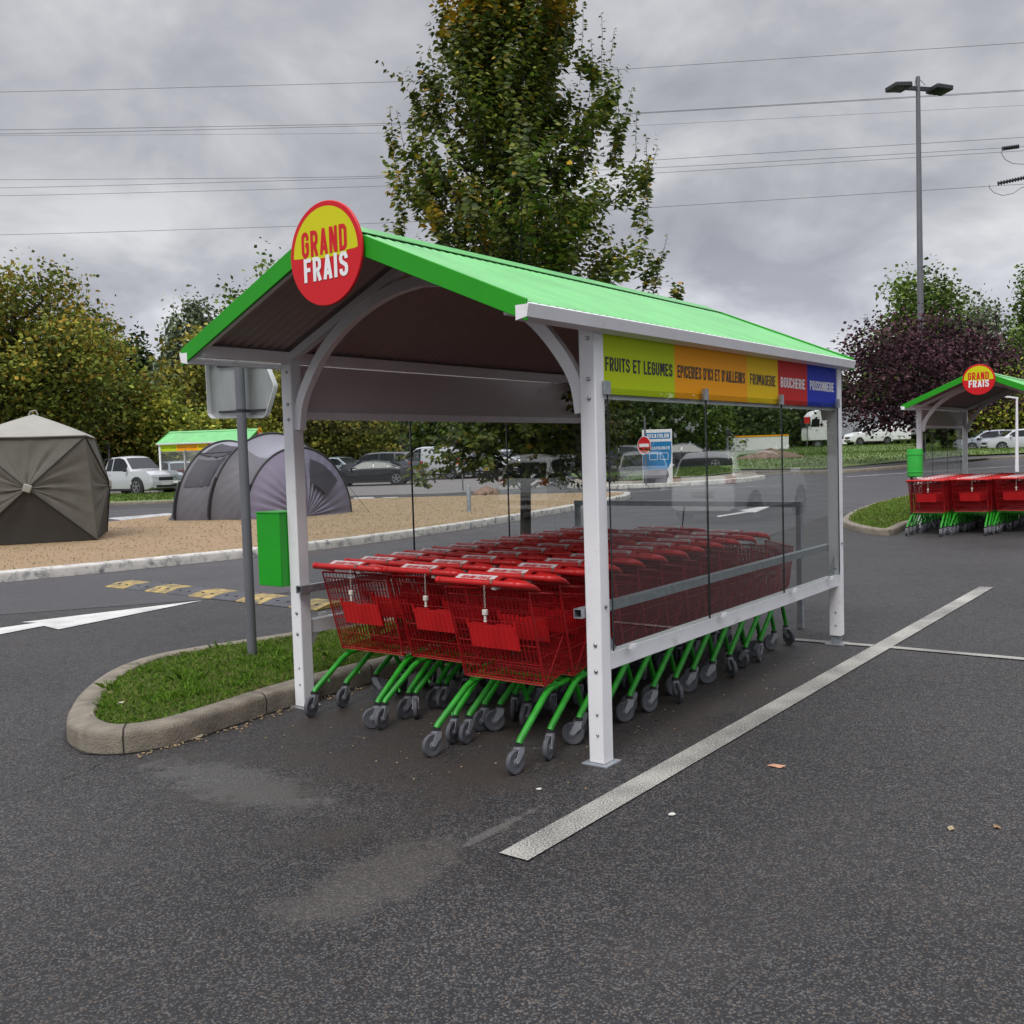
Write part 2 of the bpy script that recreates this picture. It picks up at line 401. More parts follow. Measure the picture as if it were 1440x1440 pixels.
        MB().beam((s0 + .03, ty + sd * .02, zr - .075), (s0 + .03, ty + sd * (ty + .08), ze - .03), .03, .03, up=(1, 0, 0)).build('gable_edge', M['white'], T)
    MB().prism([(ty - .14, zr - .044), (ty, zr + .022), (ty + .14, zr - .044), (ty, zr + .026)][:3] + [(ty + .14, zr - .040), (ty, zr + .027), (ty - .14, zr - .040)], s0, s1, lambda a, b, h: (h, a, b)).build('ridge_cap', M['roof'], T, angle=0)
    MB().beam((s0 + .02, ty, zr - .10), (s1 - .02, ty, zr - .10), .05, .05).build('ridge_beam', M['white'], T)
    # curved braces
    for xx in (0, SL):
        for sd in (-1, 1):
            pts = [(ty - .06, 1.86), (ty - .10, 2.05), (.93, 2.26), (.76, 2.42), (.52, 2.56), (.25, 2.655), (0.0, 2.69)]
            cr = []
            for i in range(len(pts) - 1):     # smooth by Catmull-Rom
                p0 = pts[max(i - 1, 0)]; p1 = pts[i]; p2 = pts[i + 1]; p3 = pts[min(i + 2, len(pts) - 1)]
                for q in range(4):
                    t = q / 4
                    cr.append(tuple(.5 * (2 * p1[c] + (-p0[c] + p2[c]) * t + (2 * p0[c] - 5 * p1[c] + 4 * p2[c] - p3[c]) * t * t + (-p0[c] + 3 * p1[c] - 3 * p2[c] + p3[c]) * t ** 3) for c in (0, 1)))
            cr.append(pts[-1])
            rows = [[], [], [], [], []]
            for i, (a, b) in enumerate(cr):
                q0 = Vector(cr[max(i - 1, 0)]); q1 = Vector(cr[min(i + 1, len(cr) - 1)]); d = (q1 - q0).normalized(); nn = Vector((-d.y, d.x))
                for r_, (o, h) in enumerate(((-.034, -.025), (.034, -.025), (.034, .025), (-.034, .025), (-.034, -.025))):
                    rows[r_].append((xx + h + (-.002 if sd < 0 else .002), ty + sd * (a + nn.x * o), b + nn.y * o))
            MB().grid(rows).build('curved_brace', M['white'], T, angle=35)
    # round sign
    sc_ = (s0 - .035, ty - .035, 2.735); r = .272
    sg = MB().lathe([(r - .004, -.009), (r, -.005), (r, .005), (r - .004, .009)], 64, 'X', sc_).build('round_sign', M['signred'], T)
    xf = sc_[0] - .0095
    half = []
    nseg = 40
    yb = .0
    top = []
    for i in range(nseg + 1):
        a = pi * i / nseg
        top.append((cos(a) * .243, sin(a) * .243))
    # yellow upper half with its lower edge slightly under centre and notched into the letters
    edge = [(-.243, .0), (-.20, -.004), (-.145, -.004), (-.145, -.022), (.16, -.022), (.16, -.004), (.22, -.004), (.243, .0)]
    poly = [(x, y) for x, y in top] + edge[1:-1]
    MB().add([(xf, sc_[1] - x, sc_[2] + y) for x, y in poly], [tuple(range(len(poly)))]).build('yellow_field', M['signyel'], sg, angle=0, fix=False)
    place_text(sg, 'lettering', M['signred'], 'GRAND', .135, .345, (xf - .0012, sc_[1] + .178, sc_[2] - .004), (0, -1, 0), (0, 0, 1), t=.085, gap=.11)
    place_text(sg, 'lettering', M['paper'], 'FRAIS', .125, .335, (xf - .0024, sc_[1] + .165, sc_[2] - .135), (0, -1, 0), (0, 0, 1), t=.085, gap=.11)
    MB().beam((s0 - .03, ty - .035, 2.60), (s0 + .06, ty - .035, 2.60), .03, .03).build('sign_bracket', M['galv'], sg)
    return T

SH = make_shelter('nearest trolley shelter, white posts and green roof over the big block of red trolleys')

# green box on the left front post
GB = thing('green_box', 'bright green metal box fixed to the left front post of the nearest shelter', 'box', SF(-.0, SW + .17, .82), SA)
MB().box((-.01, 0, .245), (.20, .235, .49)).build('box_body', M['greenbox'], GB, bevel=.004)
MB().box((-.01, 0, .4945), (.208, .243, .008)).build('lid', M['greenbox'], GB)
MB().box((0, -.122, .25), (.04, .008, .08)).build('bracket', M['steel'], GB)

# ------------------------------------------------------------------ trolley
def lerp(a, b, f): return a + (b - a) * f
def make_cart():
    T = thing('shopping_trolley', 'x', 'shopping trolley', (0, 0, 0))
    # basket: rear (handle end) at x .20, front at x .98
    RT, RB, FT, FB = (.160, .29, .925), (.300, .278, .400), (.97, .20, .80), (.93, .175, .475)   # x, half width, z
    def side(f, g, s):      # f along length 0..1, g from bottom 0 to top 1
        b = [lerp(RB[i], FB[i], f) for i in range(3)]; t = [lerp(RT[i], FT[i], f) for i in range(3)]
        p = [lerp(b[i], t[i], g) for i in range(3)]; return (p[0], s * p[1], p[2])
    wr = .0024
    b = MB()
    def w(a, c, r=.0026, n=3): b.tube([a, c], r, n, cap=False)
    for s in (-1, 1):
        for k in range(1, 30): w(side(k / 30, 0, s), side(k / 30, 1, s))
        for g, r in ((.0, .004), (.12, wr), (.3, wr), (.5, .003), (.72, wr), (.88, wr), (1, .006)):
            b.tube([side(0, g, s), side(1, g, s)], r, 4 if r < .005 else 6)
        b.tube([side(0, .0, s), side(.45, .5, s)], .0032, 4)
        b.tube([side(0, 0, s), side(0, 1, s)], .0055, 6); b.tube([side(1, 0, s), side(1, 1, s)], .004, 6)
    for k in range(1, 15):
        f = k / 15 * 2 - 1; w((FB[0], f * FB[1], FB[2]), (FT[0], f * FT[1], FT[2]))
    for g, r in ((0, .004), (.33, wr), (.66, wr), (1, .005)):
        a = side(1, g, 1); c = side(1, g, -1); b.tube([a, c], r, 5)
    for k in range(1, 21):
        f = k / 21 * 2 - 1; w((RB[0], f * RB[1], RB[2]), (FB[0], f * FB[1], FB[2]))
    for k in range(0, 9):
        f = k / 8; w(side(f, 0, 1), side(f, 0, -1), .003)
    b.build('basket', M['wire'], T, angle=80, fix=False)
    g_ = MB()
    def gp(f, g): # rear gate
        hw = lerp(RB[1], RT[1], g) - .012; return (lerp(RB[0], RT[0], g) + .004, f * hw, lerp(RB[2], RT[2], g))
    for k in range(0, 20):
        f = k / 19 * 2 - 1; g_.tube([gp(f, .02), gp(f, .93)], .0032, 4, cap=False)
    for g, r in ((.02, .0045), (.22, wr), (.42, .003), (.66, .003), (.80, wr), (.93, .0045)): g_.tube([gp(-1, g), gp(1, g)], r, 5)
    g_.build('rear_gate', M['wire'], T, angle=80, fix=False)
    fl = MB()
    def gq(y, z, o): x = lerp(RT[0], RB[0], (RT[2] - z) / (RT[2] - RB[2])); return (x - o, y, z)
    def slab(y0, y1, z0, z1, o0, o1, mb):
        vs = [gq(y, z, o) for o in (o0, o1) for y, z in ((y0, z0), (y1, z0), (y1, z1), (y0, z1))]
        mb.add(vs, [(0, 1, 2, 3), (7, 6, 5, 4), (0, 4, 5, 1), (1, 5, 6, 2), (2, 6, 7, 3), (3, 7, 4, 0)])
    slab(-.165, .165, .59, .725, .004, .014, fl)
    for k in range(9): slab(-.15 + k * .0365, -.141 + k * .0365, .595, .715, .014, .0165, fl)
    for y in (-.14, .03): slab(y, y + .11, .727, .735, .006, .012, fl)
    for y in (-.168, .158): slab(y, y + .010, .70, .755, .004, .018, fl)
    fo = fl.build('child_seat_flap', M['flap'], T, angle=0, fix=False)
    # handle
    h = MB()
    hx, hz = .085, .975
    pts = [(.26, .285, .925), (.19, .302, .950), (.125, .305, .968), (hx, .275, hz), (hx, .15, hz), (hx, 0, hz), (hx, -.15, hz), (hx, -.275, hz), (.125, -.305, .968), (.19, -.302, .950), (.26, -.285, .925)]
    h.tube(pts, [.009, .015, .020, .0205, .0185, .0185, .0185, .0205, .020, .015, .009], 10)
    for y in (-.09, .285 - .02, -.285 + .02): h.tube([(hx, y - .012, hz), (hx, y + .012, hz)], .0215, 10)
    ho = h.build('handle', M['redpl'], T, angle=50)
    def tz(x): return .976 + (x - .09) * .22
    pn = MB()
    for poly, dz in (([(.092, -.10), (.092, .20), (.205, .225), (.205, -.09)], 0), ([(.094, -.125), (.094, -.275), (.17, -.275), (.20, -.13)], -.006)):
        n4 = len(poly)
        pn.add([(x, y, tz(x) + dz - .016) for x, y in poly] + [(x, y, tz(x) + dz) for x, y in poly], [tuple(range(n4 - 1, -1, -1)), tuple(range(n4, 2 * n4))] + [(i, (i + 1) % n4, n4 + (i + 1) % n4, n4 + i) for i in range(n4)])
        pn.build('handle_tray', M['redpl'], T, angle=20, bevel=.005); pn = MB()
    lb = MB().add([(x, y, tz(x) + .0012) for x, y in ((.112, -.075), (.195, -.065), (.195, .205), (.112, .185))], [(0, 1, 2, 3)])
    lo = lb.build('handle_label', M['label'], T, angle=0)
    up_ = Vector((1, 0, .22)).normalized()
    place_text(lo, 'lettering', M['signred'], 'GRAND FRAIS', .040, .20, (.135, .16, tz(.135) + .0022), (0, -1, 0), up_, t=.085)
    ck = MB().box((hx + .022, -.113, .962), (.045, .03, .045)).build('coin_lock', M['lock'], T, bevel=.004)
    MB().box((hx - .008, -.113, .988), (.03, .008, .020)).build('chain_stub', M['chain'], ck)
    # frame
    fr = MB()
    for s in (-1, 1):
        fr.tube([(.040, s * .285, .152), (.055, s * .284, .170), (.290, s * .270, .335), (.345, s * .262, .362), (.41, s * .250, .370), (.62, s * .215, .365), (.70, s * .205, .33), (.775, s * .20, .185), (.78, s * .20, .160)], [.0185, .0185, .0185, .0185, .0165, .0165, .0165, .0165, .0165], 8)
        fr.prism([(.33, .365), (.43, .365), (.45, .385), (.42, .405), (.37, .385), (.33, .385)], s * .262 - .003, s * .262 + .003, lambda a, b_, hh: (a, hh, b_))
        fr.tube([(.15, s * .262, .222), (.145, s * .255, .202)], .008, 6)
    fr.tube([(.46, -.24, .362), (.46, .24, .362)], .009, 6); fr.tube([(.62, -.21, .362), (.62, .21, .362)], .011, 6)
    fr.tube([(.46, -.2, .362), (.47, -.19, .325), (.58, -.17, .32), (.58, .17, .32), (.47, .19, .325), (.46, .2, .362)], .004, 5)
    fr.build('frame', M['legs'], T, angle=50)
    for i, (x, y) in enumerate(((.040, -.285), (.040, .285), (.78, -.20), (.78, .20))):
        e = MB()
        for s in (-1, 1):
            e.prism([(-.022, .128), (.022, .128), (.016, .10), (-.028, .058), (-.040, .056), (-.050, .066), (-.04, .09)], s * .0185 - .0015, s * .0185 + .0015, lambda a, b_, hh: (a, hh, b_))
        e.box((0, 0, .130), (.046, .040, .004)); e.lathe([(.020, .131), (.022, .134), (.022, .142), (.018, .148)], 14)
        e.cyl((-.036, -.023, .065), (-.036, .023, .065), .007, 8)
        c = e.build('caster', M['fork'], T, loc=(x, y, .0))
        c.rotation_euler = (0, 0, 0)
        wb = MB().lathe([(.045, -.011), (.060, -.013), (.0645, -.007), (.0645, .007), (.060, .013), (.045, .011)], 24, 'Y', (-.036, 0, .065)).build('tyre', M['tyre'], c)
        MB().lathe([(.014, -.015), (.020, -.014), (.024, -.008), (.038, -.007), (.0455, -.0118), (.0455, .0118), (.038, .007), (.024, .008), (.020, .014), (.014, .015)], 20, 'Y', (-.036, 0, .065)).build('wheel_hub', M['hub'], c)
        MB().lathe([(.0235, .142), (.0235, .156)], 12).build('caster_collar', M['black'], c)
    return T
cart0 = make_cart()
def spin(c, amt):
    for ch in kids(c):
        if ch.name.startswith('caster'): ch.rotation_euler = (0, 0, random.gauss(0, amt))
def hang_chain(c):
    ch = MB()
    for k in range(7):
        z = .955 - k * .0165; q = []
        for a in range(10):
            t = 2 * pi * a / 10; u, v_ = .0042 * cos(t), .0105 * sin(t)
            q.append((.062 + (u if k % 2 else 0), -.07 + (0 if k % 2 else u), z + v_))
        ch.tube(q, .0017, 5, closed=True)
    o = ch.build('hanging_chain', M['chain'], c, angle=80)
    k = MB().box((.062, -.07, .822), (.020, .027, .030)); k.box((.062, -.07, .793), (.010, .014, .032)); k.box((.062, -.07, .773), (.012, .018, .008))
    k.build('coin_key', M['lock'], o, bevel=.003)
rows = [(.555, -.405, 'right', 12), (1.205, -.150, 'middle', 12), (1.81, -.172, 'left', 11)]
PITCH = .285
ordn = ['first', 'second', 'third', 'fourth', 'fifth', 'sixth', 'seventh', 'eighth', 'ninth', 'tenth', 'eleventh', 'twelfth', 'thirteenth']
first = True
def row_label(rn, k, n, where):
    if k == 0: return f'front trolley of the {rn} row in the {where}, chain hanging from its handle'
    if k == n - 1: return f'last trolley at the far end of the {rn} row in the {where}'
    return f'{ordn[k]} red trolley counted from the front of the {rn} row in the {where}'
for ri, (t, s, rn, n) in enumerate(rows):
    for k in range(n):
        c = cart0 if first else dup(cart0)
        first = False
        c.location = SF(s + k * PITCH + random.gauss(0, .006) * (k > 0), t + random.gauss(0, .006))
        c.rotation_euler = (0, 0, SA + random.gauss(0, .006))
        c['label'] = row_label(rn, k, n, 'nearest shelter'); c['group'] = 'red trolleys nested in the nearest shelter'
        spin(c, .18 if k == 0 else .7)
for c in [o for o in col.objects if o.parent is None and o.name.startswith('shopping_trolley') and o['label'].startswith('front')]:
    hang_chain(c)

# hoop barrier behind the shelter
HB = thing('hoop_barrier', 'grey square-tube hoop barrier standing across the back of the nearest shelter', 'barrier', SF(4.25, 1.7), SA)
MB().beam((0, -1.22, 1.13), (0, 1.22, 1.13), .05, .05).build('top_bar', M['galv_dull'], HB, bevel=.004)
for y in (-1.19, 1.19): MB().beam((0, y, 0), (0, y, 1.104), .05, .05, up=(1, 0, 0)).build('leg', M['galv_dull'], HB, bevel=.004)
MB().tube([(-.01, -.05, 1.1), (-.03, -.04, .95), (-.06, -.03, .8), (-.08, 0, .62)], .006, 5).build('hanging_chain', M['tank'], HB)
#PART2
# ------------------------------------------------------------------ sky and light
world = bpy.data.worlds.new("World"); scene.world = world; world.use_nodes = True
SUN_EL, SUN_ROT = 52, 200
def build_world():
    n = world.node_tree.nodes; l = world.node_tree.links
    bg = n['Background']; out = n['World Output']
    sky = n.new('ShaderNodeTexSky'); sky.sky_type = 'NISHITA'; sky.sun_disc = False
    sky.sun_elevation = R(SUN_EL); sky.sun_rotation = R(SUN_ROT)
    l.new(sky.outputs[0], bg.inputs[0]); bg.inputs[1].default_value = .06
    tc = n.new('ShaderNodeTexCoord'); sp = n.new('ShaderNodeSeparateXYZ'); l.new(tc.outputs['Generated'], sp.inputs[0])
    def mth(op, a, b=None, c=None):
        q = n.new('ShaderNodeMath'); q.operation = op
        for i, x in enumerate((a, b, c)):
            if x is None: continue
            if isinstance(x, (int, float)): q.inputs[i].default_value = x
            else: l.new(x, q.inputs[i])
        return q.outputs[0]
    zz = mth('MAXIMUM', sp.outputs[2], 0.0)
    den = mth('ADD', zz, .42)
    cb = n.new('ShaderNodeCombineXYZ'); l.new(mth('DIVIDE', sp.outputs[0], den), cb.inputs[0]); l.new(mth('DIVIDE', sp.outputs[1], den), cb.inputs[1])
    def noise(scale, det, rough, off, dist=0):
        mp = n.new('ShaderNodeMapping'); mp.inputs['Location'].default_value = off; mp.inputs['Scale'].default_value = (1, 1.0, 1)
        mp.inputs['Rotation'].default_value = (0, 0, R(20))
        l.new(cb.outputs[0], mp.inputs[0])
        q = n.new('ShaderNodeTexNoise'); q.inputs['Scale'].default_value = scale; q.inputs['Detail'].default_value = det; q.inputs['Roughness'].default_value = rough; q.inputs['Distortion'].default_value = dist
        l.new(mp.outputs[0], q.inputs['Vector']); return q.outputs[0]
    a = noise(1.9, 5, .52, (5.3, 3.2, 0), .35); b = noise(4.2, 6, .55, (8, 2, 0), .4)
    s = mth('ADD', mth('MULTIPLY', a, .68), mth('MULTIPLY', b, .32))
    cr = n.new('ShaderNodeValToRGB'); l.new(s, cr.inputs[0])
    e = cr.color_ramp.elements
    e[0].position = .40; e[0].color = (.305, .312, .35, 1)
    e[1].position = .61; e[1].color = (.64, .64, .655, 1)
    m = cr.color_ramp.elements.new(.50); m.color = (.42, .425, .462, 1)
    # brighter, broken band just above the horizon and a brighter zenith
    h1 = n.new('ShaderNodeMapRange'); h1.interpolation_type = 'SMOOTHSTEP'; h1.inputs[1].default_value = .05; h1.inputs[2].default_value = .24; h1.inputs[3].default_value = 1; h1.inputs[4].default_value = 0
    l.new(sp.outputs[2], h1.inputs[0])
    hb = mth('MULTIPLY', h1.outputs[0], mth('MULTIPLY', b, 1.25))
    h2 = n.new('ShaderNodeMapRange'); h2.interpolation_type = 'SMOOTHSTEP'; h2.inputs[1].default_value = .50; h2.inputs[2].default_value = .85; h2.inputs[3].default_value = 1; h2.inputs[4].default_value = ZEN
    l.new(sp.outputs[2], h2.inputs[0])
    mul = mth('MULTIPLY', mth('ADD', hb, 1.0), h2.outputs[0])
    bg2 = n.new('ShaderNodeBackground'); l.new(cr.outputs[0], bg2.inputs[0]); l.new(mul, bg2.inputs[1])
    mx = n.new('ShaderNodeMixShader'); mx.inputs[0].default_value = .93
    l.new(bg.outputs[0], mx.inputs[1]); l.new(bg2.outputs[0], mx.inputs[2]); l.new(mx.outputs[0], out.inputs[0])
ZEN = 4.4
build_world()
sd = bpy.data.lights.new('sun', 'SUN'); sd.energy = 1.6; sd.angle = R(22); sd.color = (1, .965, .92)
so = bpy.data.objects.new('sun', sd); col.objects.link(so)
_az = R(SUN_ROT)   # sun stands behind the camera, a little to its right
sdir = Vector((sin(_az) * cos(R(SUN_EL)), cos(_az) * cos(R(SUN_EL)), sin(R(SUN_EL))))
so.rotation_euler = sdir.to_track_quat('Z', 'Y').to_euler(); so.location = (0, 0, 30)
scene.view_settings.view_transform = 'Standard'; scene.view_settings.look = 'None'
scene.view_settings.exposure = 0.18; scene.view_settings.gamma = 1
cy = scene.cycles
cy.transparent_max_bounces = 24; cy.max_bounces = 8; cy.diffuse_bounces = 3; cy.glossy_bounces = 4; cy.caustics_reflective = False; cy.caustics_refractive = False
cy.use_denoising = True; cy.sample_clamp_indirect = 6

# ------------------------------------------------------------------ ground materials
def asphalt(name, base=(.023, .023, .0252), amp=.46, speck=.135, warm=True, fine=140, rough=.80, stains=()):
    m = bpy.data.materials.new(name); m.use_nodes = True
    n = m.node_tree.nodes; l = m.node_tree.links; b = n['Principled BSDF']
    tc = n.new('ShaderNodeTexCoord'); P = tc.outputs['Object']
    def noise(sc, d=5, r=.6):
        q = n.new('ShaderNodeTexNoise'); q.inputs['Scale'].default_value = sc; q.inputs['Detail'].default_value = d; q.inputs['Roughness'].default_value = r
        l.new(P, q.inputs['Vector']); return q.outputs[0]
    def rng(x, a, c, lo, hi, sm_=False):
        q = n.new('ShaderNodeMapRange'); q.inputs[1].default_value = a; q.inputs[2].default_value = c; q.inputs[3].default_value = lo; q.inputs[4].default_value = hi
        if sm_: q.interpolation_type = 'SMOOTHSTEP'
        l.new(x, q.inputs[0]); return q.outputs[0]
    def mul(a, c):
        q = n.new('ShaderNodeMath'); q.operation = 'MULTIPLY'
        for i, x in enumerate((a, c)):
            if isinstance(x, float): q.inputs[i].default_value = x
            else: l.new(x, q.inputs[i])
        return q.outputs[0]
    def mix(fac, a, c, mode='MIX'):
        q = n.new('ShaderNodeMix'); q.data_type = 'RGBA'; q.blend_type = mode
        if isinstance(fac, float): q.inputs[0].default_value = fac
        else: l.new(fac, q.inputs[0])
        for i, x in ((6, a), (7, c)):
            if isinstance(x, tuple): q.inputs[i].default_value = x + (1,)
            else: l.new(x, q.inputs[i])
        return q.outputs[2]
    vo = n.new('ShaderNodeTexVoronoi'); vo.inputs['Scale'].default_value = fine; l.new(P, vo.inputs['Vector'])
    vr = n.new('ShaderNodeSeparateColor'); l.new(vo.outputs['Color'], vr.inputs[0])
    stone = rng(vr.outputs[0], .62, 1.0, 0, 1)          # some stones are lighter
    gaps = rng(vo.outputs['Distance'], .25, .75, 0, 1)
    c0 = mix(stone, base, tuple(min(1, x + speck * .75) for x in base))
    c0 = mix(mul(gaps, .80), c0, tuple(x * .35 for x in base))
    warmst = rng(vr.outputs[1], .86, .92, 0, .5); c0 = mix(warmst, c0, (.15, .115, .085))
    patch = noise(.55, 6, .62); c1 = mix(1.0, c0, (1.0, 1.0, 1.0), 'MULTIPLY')
    vs = n.new('ShaderNodeVectorMath'); vs.operation = 'SCALE'; l.new(c1, vs.inputs[0]); l.new(rng(patch, .32, .68, 1 - amp * .5, 1 + amp * .5), vs.inputs['Scale'])
    c2 = vs.outputs[0]
    if warm:
        g2 = n.new('ShaderNodeVectorMath'); g2.operation = 'SCALE'; l.new(c2, g2.inputs[0]); l.new(rng(noise(14, 5, .75), .3, .7, .72, 1.28), g2.inputs['Scale']); c2 = g2.outputs[0]
        w = rng(noise(.9, 7, .7), .52, .75, 0, .30); c2 = mix(w, c2, (.060, .050, .042))
        lt = rng(noise(2.3, 8, .75), .70, .84, 0, .35); c2 = mix(lt, c2, (.13, .125, .12))
    for (cx, cy_, rx, ry, colr, amt, ns) in stains:     # worn or dirty patches with a fixed place on the ground
        mp = n.new('ShaderNodeMapping'); mp.vector_type = 'TEXTURE'
        mp.inputs['Location'].default_value = (cx, cy_, 0); mp.inputs['Scale'].default_value = (rx, ry, 1); mp.inputs['Rotation'].default_value = (0, 0, SA)
        l.new(P, mp.inputs[0]); ln = n.new('ShaderNodeVectorMath'); ln.operation = 'LENGTH'
        sp = n.new('ShaderNodeSeparateXYZ'); l.new(mp.outputs[0], sp.inputs[0]); cb = n.new('ShaderNodeCombineXYZ'); l.new(sp.outputs[0], cb.inputs[0]); l.new(sp.outputs[1], cb.inputs[1])
        l.new(cb.outputs[0], ln.inputs[0])
        ad = n.new('ShaderNodeMath'); ad.operation = 'ADD'; l.new(ln.outputs['Value'], ad.inputs[0]); l.new(rng(noise(ns, 8, .7), .2, .8, -.75, .75), ad.inputs[1])
        c2 = mix(mul(rng(ad.outputs[0], .55, 1.1, 1, 0, True), amt), c2, colr)
    l.new(c2, b.inputs['Base Color'])
    l.new(rng(noise(1.1, 6, .6), .3, .7, rough - .24, rough + .04), b.inputs['Roughness'])
    b.inputs['Specular IOR Level'].default_value = .42
    bp = n.new('ShaderNodeBump'); bp.inputs['Strength'].default_value = .55; bp.inputs['Distance'].default_value = .004; bp.invert = True
    l.new(vo.outputs['Distance'], bp.inputs['Height'])
    l.new(bp.outputs[0], b.inputs['Normal'])
    return m
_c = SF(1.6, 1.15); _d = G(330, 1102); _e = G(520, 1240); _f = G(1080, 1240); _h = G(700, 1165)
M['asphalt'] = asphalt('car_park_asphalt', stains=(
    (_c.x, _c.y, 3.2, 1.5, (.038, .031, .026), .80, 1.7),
    (_d.x, _d.y, .25, .75, (.13, .125, .12), .34, 6.0),
    (_e.x, _e.y, .55, .22, (.10, .088, .075), .35, 4.0),
    (_f.x, _f.y, 1.2, .35, (.060, .050, .042), .12, 3.0),
    (_h.x, _h.y, .30, .03, (.15, .14, .13), .40, 6.0)))
M['road'] = asphalt('road_asphalt', (.052, .051, .058), amp=.25, speck=.10, warm=False, fine=150, rough=.72)
M['paving'] = asphalt('pale_parking_surface', (.21, .19, .185), amp=.2, speck=.1, warm=False, fine=60)

def paint(name, c=(.50, .49, .46), wear=.42, under=(.055, .053, .055), fine=120):
    m = bpy.data.materials.new(name); m.use_nodes = True
    n = m.node_tree.nodes; l = m.node_tree.links; b = n['Principled BSDF']; b.inputs['Roughness'].default_value = .7
    tc = n.new('ShaderNodeTexCoord')
    q = n.new('ShaderNodeTexNoise'); q.inputs['Scale'].default_value = fine; q.inputs['Detail'].default_value = 4; q.inputs['Roughness'].default_value = .7; l.new(tc.outputs['Object'], q.inputs['Vector'])
    q2 = n.new('ShaderNodeTexNoise'); q2.inputs['Scale'].default_value = 2.2; q2.inputs['Detail'].default_value = 7; l.new(tc.outputs['Object'], q2.inputs['Vector'])
    ad = n.new('ShaderNodeMath'); ad.operation = 'MULTIPLY_ADD'; l.new(q2.outputs[0], ad.inputs[0]); ad.inputs[1].default_value = .40; l.new(q.outputs[0], ad.inputs[2])
    r_ = n.new('ShaderNodeMapRange'); r_.inputs[1].default_value = .72 - wear * .45; r_.inputs[2].default_value = .90 - wear * .30; r_.inputs[3].default_value = 1; r_.inputs[4].default_value = .12; l.new(ad.outputs[0], r_.inputs[0])
    mx = n.new('ShaderNodeMix'); mx.data_type = 'RGBA'; l.new(r_.outputs[0], mx.inputs[0]); mx.inputs[6].default_value = under + (1,); mx.inputs[7].default_value = c + (1,)
    l.new(mx.outputs[2], b.inputs['Base Color']); return m
M['line'] = paint('worn_white_line', (.50, .485, .43), .36)
M['line_new'] = paint('fresh_white_line', (.62, .61, .585), .12)
M['line_mid'] = paint('road_white_line', (.56, .56, .56), .28)
M['kerb'] = mat('concrete_kerb', (.205, .178, .138), .85, var=.24, scale=7, bump=.5, bscale=70, dirt=(.10, .085, .065), dscale=5, dlo=.50, dhi=.78)
M['kerb_white'] = mat('painted_kerb', (.50, .48, .44), .75, var=.15, scale=4, bump=.3, bscale=30, dirt=(.13, .13, .14), dscale=6, dlo=.50, dhi=.66)
M['sand'] = mat('dry_sandy_lawn', (.265, .182, .105), .95, var=.22, scale=14, dirt=(.20, .15, .075), dscale=1.4, dlo=.52, dhi=.75, bump=.35, bscale=45)
M['soil'] = mat('dark_soil', (.035, .045, .015), .95, var=.3, scale=12)
M['lawn'] = mat('far_lawn', (.085, .145, .026), .9, var=.38, scale=1.1, dirt=(.13, .12, .05), dscale=.7, dlo=.5, dhi=.7, bump=.6, bscale=6)
M['litter'] = mat('crushed_leaf_litter', (.30, .22, .13), .9, var=.3, scale=40)

# ------------------------------------------------------------------ ground sheets
def drape(poly, h, nu=1, nv=1):
    """flat or rising sheet: triangulated polygon subdivided so it follows the ground"""
    import bmesh
    bm = bmesh.new(); vs = [bm.verts.new((p[0], p[1], 0)) for p in poly]; f = bm.faces.new(vs)
    bmesh.ops.triangulate(bm, faces=[f])
    for it in range(6):
        es = [e for e in bm.edges if e.calc_length() > 5]
        if not es: break
        bmesh.ops.subdivide_edges(bm, edges=es, cuts=1, use_grid_fill=False)
        bmesh.ops.triangulate(bm, faces=bm.faces[:])
    for v in bm.verts: v.co.z = gz(v.co.x, v.co.y) + h
    bmesh.ops.recalc_face_normals(bm, faces=bm.faces)
    if bm.faces[:] and bm.faces[0].normal.z < 0: bmesh.ops.reverse_faces(bm, faces=bm.faces)
    mb = MB(); bm.verts.index_update()
    mb.add([v.co.copy() for v in bm.verts], [tuple(v.index for v in f.verts) for f in bm.faces]); bm.free(); return mb
def sheet(name, poly, h, m, label=None):
    o = drape(poly, h).build(name, m, angle=60, fix=False); o['kind'] = 'structure'; return o
# one base sheet to the horizon: fine rows where the ground rises
ys = [-60, -20, -5, 0, 5, 10, 14, 18, 22, 26, 30, 36, 42, 50, 60, 75, 90, 110, 130, 150, 250, 500, 1200]
xs = [-900, -400, -200, -100, -60, -40, -25, -15, -8, -3, 0, 2, 4, 6, 8, 10, 12, 15, 20, 30, 45, 70, 110, 200, 400, 900]
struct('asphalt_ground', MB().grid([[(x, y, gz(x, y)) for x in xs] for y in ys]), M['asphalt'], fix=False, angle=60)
# through road: smoother grey strip left and behind the shelter
rd = [G(-300, 868), G(0, 868), G(130, 845), G(300, 812), G(520, 776), G(760, 748), G(1000, 735), G(1190, 722), G(1440, 705), G(1500, 655), G(1290, 650), G(1190, 668), G(1000, 684), G(880, 706), G(600, 750), G(300, 785), G(0, 815), G(-300, 850)]
rp = [(-16, 5.0), (-6.0, 11.2), (-3.2, 12.2), (1.5, 15.0), (4, 17), (7.0, 22.0), (12, 26), (24, 34), (40, 40), (60, 60), (30, 62), (20, 52), (12, 42), (6, 37), (0, 36), (-20, 34), (-40, 34), (-40, 5)]
sheet('road', rp, .004, M['road'])
